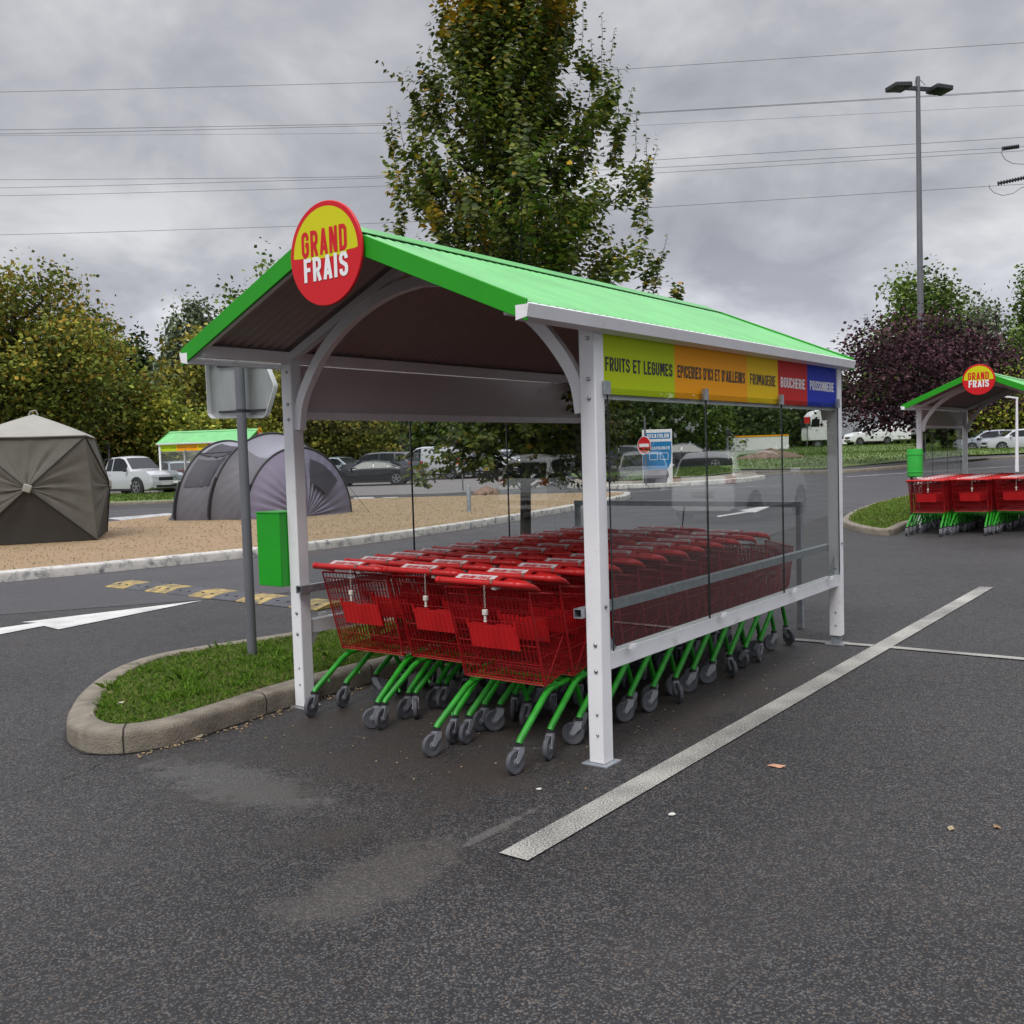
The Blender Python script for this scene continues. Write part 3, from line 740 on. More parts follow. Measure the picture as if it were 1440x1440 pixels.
# sandy traffic island with its painted kerb
kb = [(-16, 8.0), (-9.6, 12.9), (-7.56, 14.5), (-6.2, 15.65), (-5.2, 16.55), (-4.15, 17.6), (-3.1, 18.8), (-1.6, 20.9), (-.1, 23.4), (1.6, 26.6), (3.1, 29.6), (3.75, 31.2), (3.9, 32.3), (3.4, 33.2)]
bk = [(1.5, 33.6), (-2, 34.0), (-5.4, 34.2), (-8.0, 31.0), (-9.6, 28.2), (-10.6, 26.0), (-14, 24), (-24, 20)]
def kerb_strip(name, path, w, hgt, m, side=1, closed=False, top_in=.02, seg=None, kind='structure', inner_h=None):
    """kerb swept along a ground path; its body lies to the given side"""
    P = [Vector((p[0], p[1], 0)) for p in path]; nP = len(P)
    prof = [(0, -.05), (0, hgt - .035), (.010, hgt - .012), (.035, hgt), (w - .01, hgt), (w, hgt - .01), (w, hgt - .10)]
    rows = [[] for _ in prof]
    rng_ = range(nP + 1) if closed else range(nP)
    for i in rng_:
        a = P[(i - 1) % nP] if closed or i > 0 else P[0]; b = P[(i + 1) % nP] if closed or i < nP - 1 else P[-1]
        p = P[i % nP]; d = (b - a).normalized(); nn = Vector((-d.y, d.x, 0)) * side
        for r_, (o, h) in zip(rows, prof):
            q = p + nn * o; wob = .004 * sin(i * 12.9 + o * 50)
            r_.append((q.x, q.y, gz(q.x, q.y) + h + (wob if h > .02 else 0)))
    mb = MB().grid(rows)
    if not closed:
        n = len(rows[0]); k = len(prof)
        mb.f.append(tuple(j * n for j in range(k))); mb.f.append(tuple(j * n + n - 1 for j in range(k))[::-1])
    o = mb.build(name, m, angle=50); return tag(o, kind=kind)
def dense(path, step=.35, closed=False):
    out = []; n = len(path)
    for i in range(n if closed else n - 1):
        p0 = path[(i - 1) % n] if closed else path[max(i - 1, 0)]; p1 = path[i]; p2 = path[(i + 1) % n]; p3 = path[(i + 2) % n] if closed else path[min(i + 2, n - 1)]
        L = sqrt((p2[0] - p1[0]) ** 2 + (p2[1] - p1[1]) ** 2); k = max(1, int(L / step))
        for q in range(k):
            t = q / k
            out.append(tuple(.5 * (2 * p1[c] + (-p0[c] + p2[c]) * t + (2 * p0[c] - 5 * p1[c] + 4 * p2[c] - p3[c]) * t * t + (-p0[c] + 3 * p1[c] - 3 * p2[c] + p3[c]) * t ** 3) for c in (0, 1)))
    if not closed: out.append(tuple(path[-1][:2]))
    return out
kbd = dense(kb, .8)
kerb_strip('painted_kerb', kbd, .20, .16, M['kerb_white'], 1)
def inset(path, d, side=1):
    P = [Vector((p[0], p[1])) for p in path]; o = []
    for i in range(len(P)):
        t = (P[min(i + 1, len(P) - 1)] - P[max(i - 1, 0)]).normalized(); o.append(P[i] + Vector((-t.y, t.x)) * d * side)
    return [(p.x, p.y) for p in o]
sheet('sandy_ground', inset(kbd, .195) + bk, .145, M['sand'])
# far kerb and verge across the road
k2 = dense([(2.3, 40.5), (3.2, 38.2), (5.0, 37.4), (7.5, 37.6), (9.4, 38.4), (10.2, 39.6)], 1)
kerb_strip('far_kerb', k2, .25, .16, M['kerb_white'], 1)
sheet('far_pavement', inset(k2, .24) + [(10.6, 43), (9, 46), (3, 46)], .145, M['kerb'])
sheet('grass_verge', [(3.3, 41.5), (5.6, 40.6), (8.2, 41.2), (10.2, 43.5), (10.6, 52), (3, 52)], .19, M['lawn'])
# left lawn strip with kerb, parking behind
sheet('grass_verge', [(-26, 38.2), (-16.4, 38.0), (-11, 38.6), (-7.8, 40.0), (-7.4, 42.5), (-14, 47.0), (-26, 47)], .10, M['lawn'])
kerb_strip('lawn_kerb', dense([(-26, 38.0), (-16.4, 37.8), (-11, 38.4), (-7.6, 39.9), (-7.2, 42.5)], 1), .15, .12, M['kerb'], 1)
sheet('parking_surface', [(-60, 46), (-16, 46), (-6.5, 39.5), (-2.6, 39), (1.2, 42), (3, 52), (3, 75), (-60, 75)], .008, M['paving'])
# right grass bank and footpath
bank = [(6, 50), (10.8, 46.0), (13.5, 43.0), (17, 46), (24, 52.5), (40, 58), (70, 70), (70, 120), (6, 120)]
def bankz(x, y): return .16 + .10 * sm(0, 8, y - (44 + .4 * abs(x - 13))) + .45 * sm(66, 90, y)
import bmesh as _bm
_o = drape(bank, .16)
_o.v = [(x, y, gz(x, y) + bankz(x, y)) for x, y, z in _o.v]
struct('grass_bank', _o, M['lawn'], fix=False, angle=60)
kerb_strip('bank_kerb', dense([(6.3, 47.0), (10.4, 44.2), (13.6, 41.4), (17.5, 44), (25, 50.5), (41, 56)], 1), .2, .14, M['kerb'], 1)
sheet('footpath', [(6.5, 47.2), (10.5, 44.4), (13.6, 41.65), (17.4, 44.2), (25, 50.7), (41, 56.3), (41, 58.5), (24, 53), (17, 46.7), (13.5, 44), (10.8, 47), (6.8, 50)], .125, M['road'])

# markings
def mark(name, pts, m, h=.008):
    o = MB().add([Vector((p[0], p[1], gz(p[0], p[1]) + h)) for p in pts], [tuple(range(len(pts)))]).build(name, m, angle=0, fix=False)
    if o.data.polygons[0].normal.z < 0: o.data.flip_normals()
    return tag(o, kind='structure')
def linestrip(name, a, b, w, m, h=.008, n=12):
    a = Vector((a[0], a[1], 0)); b = Vector((b[0], b[1], 0)); d = (b - a).normalized(); nn = Vector((-d.y, d.x, 0)) * w / 2
    rows = [[], []]
    for i in range(n + 1):
        p = a.lerp(b, i / n)
        for r_, q in ((rows[0], p - nn), (rows[1], p + nn)): r_.append((q.x, q.y, gz(q.x, q.y) + h))
    return struct(name, MB().grid(rows), m, fix=False, angle=0)
linestrip('parking_line', SF(-1.26, -.355), SF(7.6, -.37), .145, M['line'])
linestrip('parking_line', SF(3.69, .45), SF(3.73, -.295), .09, M['line'])
linestrip('parking_line', SF(3.735, -.435), SF(3.76, -5.5), .09, M['line'])
mark('direction_arrow', [G(0, 884), G(52, 876.5), G(30, 876), G(285, 845), G(82, 886), G(62, 881), G(0, 893), ], M['line_new'])
mark('direction_arrow', [G(0, 884) , G(0, 893), G(-160, 915), G(-160, 903)], M['line_new'])
mark('direction_arrow', [G(1008, 726), G(1050, 719), G(1040, 718), G(1093, 709), G(1062, 721), G(1052, 721), G(1010, 727.5)], M['line_new'], .008)
for a, b in (((497, 530), 0), ((537, 565), 0), ((572, 602), 0)):
    mark('crossing_stripe', [G(a[0], 700), G(a[1] - 6, 699), G(a[1] + 2, 703.5), G(a[0] + 4, 705)], M['line_mid'], .008)
mark('crossing_stripe', [G(150, 729), G(236, 722), G(256, 723), G(170, 732)], M['line_mid'])
linestrip('road_line', G(1190, 671), G(1440, 655), .14, M['line_mid'])
linestrip('road_line', G(900, 690), G(1100, 683), .14, M['line_mid'])

# ------------------------------------------------------------------ near grass island
isl = [(5.7, 3.3), (5.55, 2.75), (5.0, 2.46), (3.5, 2.44), (1.6, 2.43), (0, 2.42), (-.6, 2.36), (-1.05, 2.32), (-1.30, 2.42), (-1.40, 2.62), (-1.34, 2.95), (-1.12, 3.30), (-.85, 3.65), (-.50, 4.00), (-.15, 4.22), (.2, 4.33), (.7, 4.29), (1.3, 4.13), (2.0, 3.93), (3.2, 3.78), (4.6, 3.74), (5.4, 3.66)]
islw = [tuple(SF(s, t)[:2]) for s, t in isl]
ip = dense(islw, .10, True)
ko = kerb_strip('island_kerb', ip, .165, .135, M['kerb'], -1, closed=True)
def joints(path, every, w, hgt, m, side, start=3):
    for i in range(start, len(path), every):
        a = Vector((*path[i - 1], 0)); b = Vector((*path[(i + 1) % len(path)], 0)); p = Vector((*path[i], 0)); d = (b - a).normalized(); nn = Vector((-d.y, d.x, 0)) * side
        rows = [[], []]
        for o, h in ((-.0015, -.02), (-.0015, hgt - .034), (.009, hgt - .010), (.035, hgt + .0045), (w - .008, hgt + .0045), (w + .001, hgt - .02)):
            for r_, q in ((0, -.004), (1, .004)):
                c = p + nn * o + d * (q + .004 * sin(o * 60 + i)); rows[r_].append((c.x, c.y, gz(c.x, c.y) + h + .003))
        tag(MB().grid(rows).build('kerb_joint', m, angle=0, fix=False), kind='structure')
M['crack'] = mat('dark_crack', (.018, .016, .014), .95)
def inset_c(P, d, side):
    n = len(P); o = []
    for i in range(n):
        a = Vector(P[i - 1]); b = Vector(P[(i + 1) % n]); t = (b - a).normalized(); p = Vector(P[i]) + Vector((-t.y, t.x)) * d * side; o.append((p.x, p.y))
    return o
ii = inset_c(ip, .155, -1)
cx_ = sum(p[0] for p in ii) / len(ii); cy_ = sum(p[1] for p in ii) / len(ii)
sheet('island_soil', ii[::3], .105, M['soil'])
joints(ip, 10, .165, .135, M['crack'], -1)
def dirt_band(name, path, w0, w1, side, m, h=.006):
    rows = [[], []]; n_ = len(path)
    for i in range(n_ + 1):
        a = Vector((*path[i - 1], 0)) if i else Vector((*path[-1], 0)); b = Vector((*path[(i + 1) % n_], 0)); p = Vector((*path[i % n_], 0)); d = (b - a).normalized(); nn = Vector((-d.y, d.x, 0)) * side
        w = w0 + w1 * abs(sin(i * 1.7) * cos(i * .63)); q = p + nn * w; r_ = p - nn * .02
        rows[0].append((r_.x, r_.y, h)); rows[1].append((q.x, q.y, h))
    tag(MB().grid(rows).build(name, m, fix=False, angle=0), kind='structure')
dirt_band('gutter_dirt', ip, .006, .022, 1, mat('damp_dirt', (.032, .028, .024), .9, var=.4, scale=30))
def crack(pts, w=.006):
    P = dense([tuple(G(u, v)[:2]) for u, v in pts], .05); rows = [[], []]
    for i, p in enumerate(P):
        a = Vector(P[max(i - 1, 0)]); b = Vector(P[min(i + 1, len(P) - 1)]); d = (b - a).normalized(); nn = Vector((-d.y, d.x)); j = .008 * sin(i * 2.3) + .006 * sin(i * 5.1); ww = w * (.35 + .65 * abs(sin(i * .9))) * (1 - .7 * i / len(P))
        c = Vector(p) + nn * j
        for r_, q in ((0, -ww), (1, ww)): e = c + nn * q * .5; rows[r_].append((e.x, e.y, gz(e.x, e.y) + .0055))
    tag(MB().grid(rows).build('asphalt_crack', M['crack'], fix=False, angle=0), kind='structure')
crack([(152, 1070), (128, 1082), (100, 1092), (60, 1108), (20, 1118), (-30, 1140)], .009)
crack([(95, 1035), (60, 1045), (20, 1040), (-40, 1052)], .004)
crack([(1440, 1092), (1380, 1080), (1330, 1083), (1270, 1070)], .004)
def inside(x, y, P):
    r_ = False; j = len(P) - 1
    for i in range(len(P)):
        if (P[i][1] > y) != (P[j][1] > y) and x < (P[j][0] - P[i][0]) * (y - P[i][1]) / (P[j][1] - P[i][1]) + P[i][0]: r_ = not r_
        j = i
    return r_
def np_mesh(name, V, Fn, fs, tint, m, parent=None):
    """V (n,3); faces as array (k,fs) of indices; tint (n,3) linear colours"""
    me = bpy.data.meshes.new(name); me.vertices.add(len(V)); me.vertices.foreach_set('co', V.astype(np.float32).ravel())
    me.loops.add(Fn.size); me.loops.foreach_set('vertex_index', Fn.astype(np.int32).ravel())
    me.polygons.add(len(Fn)); me.polygons.foreach_set('loop_start', np.arange(0, Fn.size, fs, dtype=np.int32)); me.polygons.foreach_set('loop_total', np.full(len(Fn), fs, dtype=np.int32))
    ca = me.color_attributes.new('tint', 'FLOAT_COLOR', 'POINT'); ca.data.foreach_set('color', np.hstack([tint, np.ones((len(V), 1))]).astype(np.float32).ravel())
    me.update(); me.materials.append(m)
    o = bpy.data.objects.new(name, me); col.objects.link(o)
    if parent is not None: o.parent = parent
    return o
def grass(name, pts, hgt, wid, rs, cols, h0, lean=.6):
    n = len(pts); P = np.array(pts); az = rs.rand(n) * 2 * pi; ln = (rs.rand(n, 1) * .8 + .2) * lean
    D = np.stack([np.cos(az), np.sin(az), np.zeros(n)], 1); S = np.stack([-np.sin(az + rs.randn(n)), np.cos(az), np.zeros(n)], 1)
    H = hgt * (.5 + .8 * rs.rand(n, 1)); W = wid * (.6 + .8 * rs.rand(n, 1)); up = np.array([[0, 0, 1.]])
    z0 = np.array([[0, 0, 1.]]) * h0
    b = P + z0; mid = b + up * H * .6 + D * H * ln * .35; tip = b + up * H * (1 - .3 * ln) + D * H * ln
    V = np.stack([b - S * W, b + S * W, mid + S * W * .8, tip, mid - S * W * .8], 1).reshape(-1, 3)
    Fn = np.arange(n * 5).reshape(n, 5)
    c = cols[rs.randint(0, len(cols), n)] * (.75 + .5 * rs.rand(n, 1)); T_ = np.repeat(c, 5, 0)
    return np_mesh(name, V, Fn, 5, T_, M['blade'])
rs = np.random.RandomState(3)
gp_ = []
xs_ = [p[0] for p in ii]; ys_ = [p[1] for p in ii]
while len(gp_) < 42000:
    x = random.uniform(min(xs_), max(xs_)); y = random.uniform(min(ys_), max(ys_))
    w_ = Vector((x, y, 0)) - ORG; s_ = w_.dot(D1)
    if s_ > 3.2 and random.random() > .35: continue
    if inside(x, y, ii): gp_.append((x, y, 0))
gc = np.array([(.15, .29, .03), (.20, .35, .04), (.11, .23, .025), (.27, .36, .07), (.21, .31, .07), (.30, .29, .12)])
# clumpy height
P_ = np.array(gp_)
o = grass('grass', gp_, .05, .0026, rs, gc, .10, 1.1); tag(o, 'short bright green grass filling the kerbed island beside the nearest shelter', 'grass', kind='stuff')
tf = []
for k in range(60):
    i = random.randrange(len(gp_)); c = gp_[i]
    for q in range(45):
        tf.append((c[0] + random.gauss(0, .035), c[1] + random.gauss(0, .035), 0))
tf = [p for p in tf if inside(p[0], p[1], ii)]
o = grass('grass_tufts', tf, .085, .0032, rs, gc[:3], .10, .9); tag(o, 'taller darker tufts among the short grass of the kerbed island', 'grass', kind='stuff')
# far grass blades on the verges and the bank, wide clumps
def far_grass(name, region, n, hgt, hf, lab, cols=gc[:5] * .5):
    xs2 = [p[0] for p in region]; ys2 = [p[1] for p in region]; P = []
    while len(P) < n:
        x = random.uniform(min(xs2), max(xs2)); y = random.uniform(min(ys2), max(ys2))
        if inside(x, y, region): P.append((x, y, gz(x, y) + hf(x, y)))
    o = grass(name, P, hgt, .018, rs, cols, 0, 1.0); return tag(o, lab, 'grass', kind='stuff')
far_grass('grass_tufts', [(8, 49), (13.5, 43.5), (20, 50), (40, 58), (48, 92), (8, 92)], 22000, .11, lambda x, y: bankz(x, y), 'rough green grass on the bank beyond the road, in front of the lorry')
far_grass('grass_tufts', [(-22, 38.4), (-11, 38.8), (-8, 40.5), (-13, 46), (-22, 46)], 5000, .10, lambda x, y: .10, 'mown green grass of the strip in front of the far left shelter')
far_grass('grass_tufts', [(3.4, 41.6), (5.6, 40.8), (8.2, 41.4), (10.1, 43.5), (10.4, 50), (3.4, 50)], 5000, .10, lambda x, y: .19, 'green verge grass behind the blue totem sign')
# dry tufts on the sand
dc = np.array([(.42, .31, .16), (.36, .28, .13), (.24, .24, .09), (.46, .36, .20)])
sp_ = []
sreg = inset(kbd, .25)[2:] + [(1.2, 33.2), (-2, 33.7), (-5.4, 33.9), (-8.0, 30.6), (-9.9, 27.5), (-12, 24.5)]
while len(sp_) < 9000:
    x = random.uniform(-12, 4); y = random.uniform(13, 34)
    if inside(x, y, sreg): sp_.append((x, y, gz(x, y)))
o = grass('dry_grass', sp_, .030, .008, rs, dc, .145, 1.3); tag(o, 'sparse dry grass stubble on the sandy island', 'dry grass', kind='stuff')

# grit along the kerb foot and under the shelter
gr = MB()
for k in range(520):
    if k < 300: s_ = random.uniform(-1.3, 3.5); t_ = 2.40 - abs(random.gauss(0, .05)) - (.08 if s_ < -.5 else 0)
    else: s_ = random.uniform(-.8, 3.5); t_ = random.uniform(-.2, 2.3)
    p = SF(s_, t_); r_ = random.uniform(.002, .007) * (1.3 if k < 300 else .8)
    rot = Matrix.Rotation(random.random() * 3, 3, 'Z')
    gr.box((p.x, p.y, r_ * .35 + .004), (r_ * 2, r_ * random.uniform(1, 2), r_ * .8), rot)
tag(gr.build('grit', M['litter'], angle=0), 'crumbs of grit and crushed leaf along the kerb foot under the trolleys', 'grit', kind='stuff')
# ------------------------------------------------------------------ trees
def leaves(name, C, D, N, Lh, Wd, cols, parent, m, fold=.25):
    """C centre (n,3) base point; D tip direction; N approx normal; folded 4-point leaves"""
    n = len(C); S = np.cross(D, N); S /= np.linalg.norm(S, axis=1, keepdims=True) + 1e-9
    Nn = np.cross(S, D)
    L = Lh.reshape(-1, 1); W = Wd.reshape(-1, 1)
    a = C; b = C + D * L * .45 + S * W + Nn * W * fold; c = C + D * L; d = C + D * L * .45 - S * W + Nn * W * fold
    V = np.stack([a, b, c, d], 1).reshape(-1, 3); i = np.arange(n) * 4
    Fn = np.concatenate([np.stack([i, i + 1, i + 2], 1), np.stack([i, i + 2, i + 3], 1)])
    return np_mesh(name, V, Fn, 3, np.repeat(cols, 4, 0), m, parent)
def nrm(a): return a / (np.linalg.norm(a, axis=1, keepdims=True) + 1e-9)

def hero_tree():
    rs = np.random.RandomState(11)
    base = AY(740, 900, 10.15); bx, by = base.x, base.y
    T = thing('hornbeam_tree', 'tall upright green tree with yellowing top, directly behind the nearest shelter', 'tree', (bx, by, .10))
    H = 9.6
    zs = [1.15, 1.6, 2.2, 3.0, 4.0, 4.8, 5.5, 6.5, 7.5, 8.5, 9.8]
    Rr = [.30, .64, .98, 1.22, 1.28, 1.08, .80, .70, .56, .36, .04]
    def env(z, az):
        w = 1 + .16 * np.sin(az * 3 + z * 1.7) + .10 * np.sin(az * 5 - z * 2.9 + 1)
        return np.interp(z, zs, Rr) * w
    tr = MB()
    def trunk(z): return Vector((.05 * sin(z * .8) + .12 * sm(3.5, 7, z), .04 * sin(z * 1.1 + 1), z))
    tr.tube([trunk(z) + Vector((0, 0, 0)) for z in np.linspace(-.1, 8.6, 26)], [.052 * (1.35 if z < .1 else 1) * (1 - z / 10.5) + .008 for z in np.linspace(-.1, 8.6, 26)], 10)
    tips = []; branch_pts = []
    for k in range(185):
        z0 = 1.2 + (k / 185) ** 1.0 * 6.9 + rs.rand() * .2; az = k * 2.399 + rs.randn() * .3
        ln_up = .55 + rs.rand() * .7; z1 = min(9.3, z0 + ln_up + .2); r1 = float(env(z1, az)) * (.55 + .45 * rs.rand() ** .6)
        if z0 < 2.2: z1 = z0 + ln_up * .75 - .15; r1 = float(env(max(z1, 1.3), az)) * (.7 + .4 * rs.rand())
        p0 = trunk(z0); p1 = Vector((cos(az) * r1, sin(az) * r1, z1)) + Vector((p0.x, p0.y, 0)) * .5
        mid = p0.lerp(p1, .5) + Vector((cos(az) * .08, sin(az) * .08, -.05))
        pts = []
        for q in range(9):
            t = q / 8; pts.append((1 - t) ** 2 * p0 + 2 * t * (1 - t) * mid + t * t * p1)
        tr.tube(pts, [.020 * (1 - q / 8) * (1 - z0 / 13) + .003 for q in range(9)], 5, cap=False)
        for q in range(2, 9): branch_pts.append((pts[q], az, q / 8))
    C = []; D = []; N = []; L = []; W = []; CO = []
    green = np.array([(.070, .108, .015), (.10, .145, .018), (.14, .18, .024), (.046, .074, .013), (.20, .205, .030)])
    yel = np.array([(.42, .27, .015), (.32, .24, .02), (.48, .28, .015), (.24, .21, .03)])
    tw = tr
    def z_k(p): return p.z
    def twig(p, d, ln, nl, yfrac, tint, lsize=1.0):
        pts = []; cur = Vector(p); dd = Vector(d)
        for q in range(nl):
            t = q / nl
            dd = unit(dd + Vector((rs.randn() * .03, rs.randn() * .03, .03))); cur = cur + dd * ln / nl; pts.append(cur.copy())
            s_ = 1 if q % 2 else -1
            side = unit(dd.cross(Vector((rs.randn() * .4, rs.randn() * .4, 1)) + Vector((.01, 0, 0))))
            ldir = unit(side * s_ * .95 + dd * .35 + Vector((rs.randn() * .15, rs.randn() * .15, -.32 - .25 * rs.rand())))
            C.append(tuple(cur)); D.append(tuple(ldir)); N.append((rs.randn() * .8 + dd.x * 1.0, rs.randn() * .8 + dd.y * 1.0, .75))
            sz = (1.05 - .45 * t) * lsize * (.8 + .4 * rs.rand()); L.append(.092 * sz); W.append(.027 * sz)
            c = yel[rs.randint(4)] if rs.rand() < yfrac else green[rs.randint(5)]
            CO.append(c * tint * (.8 + .4 * rs.rand()))
        return pts
    # yellow patches sit mostly near the top with a few lower down
    ysp = [(-.42, -.3, 6.0, .46), (.30, -.4, 5.85, .38), (.38, -.3, 6.45, .42), (-.2, -.2, 6.7, .5), (.02, -.4, 7.2, .5), (-.15, -.6, 3.55, .22), (-.62, -.5, 3.9, .22), (-.95, -.3, 4.7, .2), (.75, -.4, 5.3, .16), (-.6, -.3, 5.9, .25), (-.55, -.6, 5.0, .15), (.45, -.5, 6.2, .3), (-.1, -.5, 6.0, .22), (.35, -.6, 4.5, .15), (-.3, -.7, 4.2, .12), (.1, -.8, 3.2, .16)]
    for (p, az, q) in branch_pts:
        for r_ in range(5 if q > .3 else 3):
            if rs.rand() < .24: continue
            a2 = az + rs.randn() * 1.1; d = Vector((cos(a2) * .7, sin(a2) * .7, .55 + rs.rand() * .7)); d.normalize()
            if p.z < 2.3: d = unit(Vector((cos(a2), sin(a2), rs.randn() * .5 - .25)))
            rr = sqrt(p.x ** 2 + p.y ** 2) / max(.2, float(env(p.z, az)))
            ln = .20 + .26 * rs.rand()
            yf = .04 + .30 * sm(5.2, 7.0, p.z)
            for (yx, yy, yz, yr) in ysp:
                if (p - Vector((yx, yy, yz))).length < yr: yf = .85
            tint = .85 + .35 * rs.rand() + .2 * (p.z > 6)
            tint *= 1 + .35 * sin(az * 7.3 + z_k(p) * 3)
            twig(p + Vector((rs.randn() * .06, rs.randn() * .06, rs.randn() * .06)), d, ln, int(9 + 9 * rs.rand()), yf, tint)
    for k in range(230):      # low skirt of drooping side twigs
        a2 = rs.rand() * 6.28; r_ = .15 + .95 * rs.rand() ** .7; z = 1.25 + 1.25 * rs.rand() + (1 - r_) * .2
        twig(Vector((cos(a2) * r_, sin(a2) * r_, z)), unit(Vector((cos(a2 + rs.randn() * .6), sin(a2 + rs.randn() * .6), -.1 + rs.randn() * .35))), .25 + .2 * rs.rand(), 14, .02, .8)
        if k % 4 == 0: tr.tube([(0, 0, z - .15), (cos(a2) * r_ * .6, sin(a2) * r_ * .6, z), (cos(a2) * r_, sin(a2) * r_, z)], [.008, .005, .003], 4, cap=False)
    # long leading shoots standing out of the crown
    def shoot(u, v0, v1, lean, yf=.05):
        dy = rs.randn() * .35; q0 = AY(u, v0, by + dy); q1 = AY(u + lean, v1, by + dy)
        p0 = Vector((q0.x - bx, dy, q0.z - .1)); p1 = Vector((q1.x - bx, dy, q1.z - .1)); d = unit(p1 - p0); ln = (p1 - p0).length
        pts = twig(p0, d, ln, int(ln / .024), yf, 1.05, .72); tw.tube([p0] + pts[::3] + [pts[-1]], .0028, 4, cap=False)
        for k in range(5):   # leafy foot of the shoot
            a = rs.rand() * 6.28; twig(p0.lerp(p1, rs.rand() * .4), unit(Vector((cos(a) * .5, sin(a) * .5, 1))), .15 + .15 * rs.rand(), 10, yf, 1)
    for s_ in ((575, 260, 155, -15), (600, 300, 175, -4), (560, 300, 150, 4, .3), (612, 190, 40, 8), (556, 215, 185, -14), (636, 90, -20, 5), (655, 60, -60, 8), (700, 40, -60, 0), (735, 30, -70, 6), (760, 60, -30, 10), (790, 100, -20, 12), (815, 120, 0, 15), (838, 150, 25, 18), (850, 190, 35, 28), (865, 250, 90, 20), (880, 300, 150, 35), (895, 330, 190, 30), (900, 370, 230, 30), (905, 410, 350, 12), (915, 425, 360, 26), (560, 345, 315, -12), (948, 430, 415, 4), (586, 130 + 60, 150, -4)):
        shoot(*s_)
    for (u, v0, v1, ln_) in ((640, 95, 20, -6), (618, 150, 62, -10), (690, 20, -40, 3), (775, 40, -20, 6), (800, 70, 5, 8), (828, 140, 55, 10), (868, 210, 120, 16), (858, 235, 160, 20), (905, 280, 205, 22), (590, 240, 170, -10), (570, 330, 250, -8), (920, 400, 330, 18)): shoot(u, v0, v1, ln_)
    tw.build('trunk', M['bark'], T, angle=80, fix=False)
    C = np.array(C); D = nrm(np.array(D)); N = nrm(np.array(N))
    leaves('crown', C, D, N, np.array(L), np.array(W), np.array(CO), T, M['leaf'], .3)
    print('hero leaves', len(C))
    return T
hero_tree()

def crown_mesh(kind, seed, n, size, cols, shape, hollow=.35, drape_=0.):
    """shape: list of (cx,cy,cz,rx,ry,rz) lobes in unit tree coordinates (height 1, width ~1)"""
    rs = np.random.RandomState(seed)
    V = []
    sh = np.array(shape); vol = (sh[:, 3] * sh[:, 4] * sh[:, 5]) ** (.7); pick = rs.choice(len(sh), 420, p=vol / vol.sum())
    cl = []
    for k in pick:
        d = rs.randn(3); d /= np.linalg.norm(d); r_ = hollow + (1 - hollow) * rs.rand() ** .5
        r_ *= 1 + .12 * rs.randn()
        cl.append(sh[k, :3] + d * r_ * sh[k, 3:])
    cl = np.array(cl)
    ci = rs.randint(0, len(cl), n)
    P = cl[ci] + rs.randn(n, 3) * np.array([.050, .050, .032]) * (1 + .3 * rs.rand(n, 1))
    D = nrm(rs.randn(n, 3) * np.array([1, 1, .6]) + np.array([0, 0, -.15 - drape_])); N = nrm(rs.randn(n, 3) + np.array([0, 0, 1.1]))
    ctint = .55 + 1.0 * rs.rand(len(cl)) ** 1.3; cc = rs.randint(0, len(cols), len(cl))
    pickc = np.where(rs.rand(n) < .65, cc[ci], rs.randint(0, len(cols), n))
    CO = cols[pickc] * 1.9 * (ctint[ci] * (.75 + .5 * rs.rand(n)))[:, None]
    return P, D, N, size * (.6 + .8 * rs.rand(n)), CO
SHP = {
 'broad': [(0, 0, .58, .42, .42, .30), (-.22, .1, .48, .28, .28, .22), (.24, -.1, .5, .28, .28, .24), (.05, .1, .76, .26, .26, .22), (-.12, -.1, .72, .2, .2, .2), (0, 0, .30, .38, .38, .16)],
 'poplar': [(0, 0, .5, .26, .26, .46), (.05, 0, .30, .34, .34, .24), (-.03, .03, .72, .18, .18, .26)],
 'bush': [(0, 0, .5, .48, .48, .45), (-.3, 0, .35, .28, .3, .33), (.3, .1, .38, .28, .3, .35), (.1, -.1, .72, .24, .24, .24)],
 'airy': [(0, 0, .6, .34, .34, .36), (.18, 0, .42, .26, .26, .2), (-.2, 0, .5, .22, .22, .22), (.02, 0, .86, .14, .14, .13), (-.1, .1, .3, .25, .25, .14)],
 'spread': [(0, 0, .58, .46, .46, .30), (-.28, 0, .50, .30, .30, .26), (.3, 0, .52, .30, .30, .28), (-.1, 0, .78, .26, .26, .2), (.2, .1, .74, .22, .22, .18), (0, 0, .34, .42, .42, .14)],
}
COL = {
 'autumn': np.array([(.085, .098, .018), (.12, .115, .018), (.058, .078, .015), (.16, .11, .018), (.045, .060, .014), (.10, .125, .02)]),
 'dark': 1.15 * np.array([(.020, .034, .011), (.028, .046, .013), (.040, .056, .016), (.015, .025, .010)]),
 'olive': np.array([(.095, .105, .022), (.13, .13, .022), (.070, .080, .018), (.16, .135, .025)]),
 'green': np.array([(.048, .078, .016), (.065, .10, .018), (.034, .058, .014), (.080, .115, .022)]),
 'grey': np.array([(.085, .105, .060), (.062, .080, .045), (.10, .115, .070)]),
 'purple': np.array([(.034, .015, .020), (.023, .012, .015), (.050, .021, .027), (.065, .032, .038), (.015, .009, .011)]),
 'yellowgreen': np.array([(.16, .17, .022), (.11, .14, .022), (.20, .18, .025), (.08, .10, .02)]),
}
_protos = {}
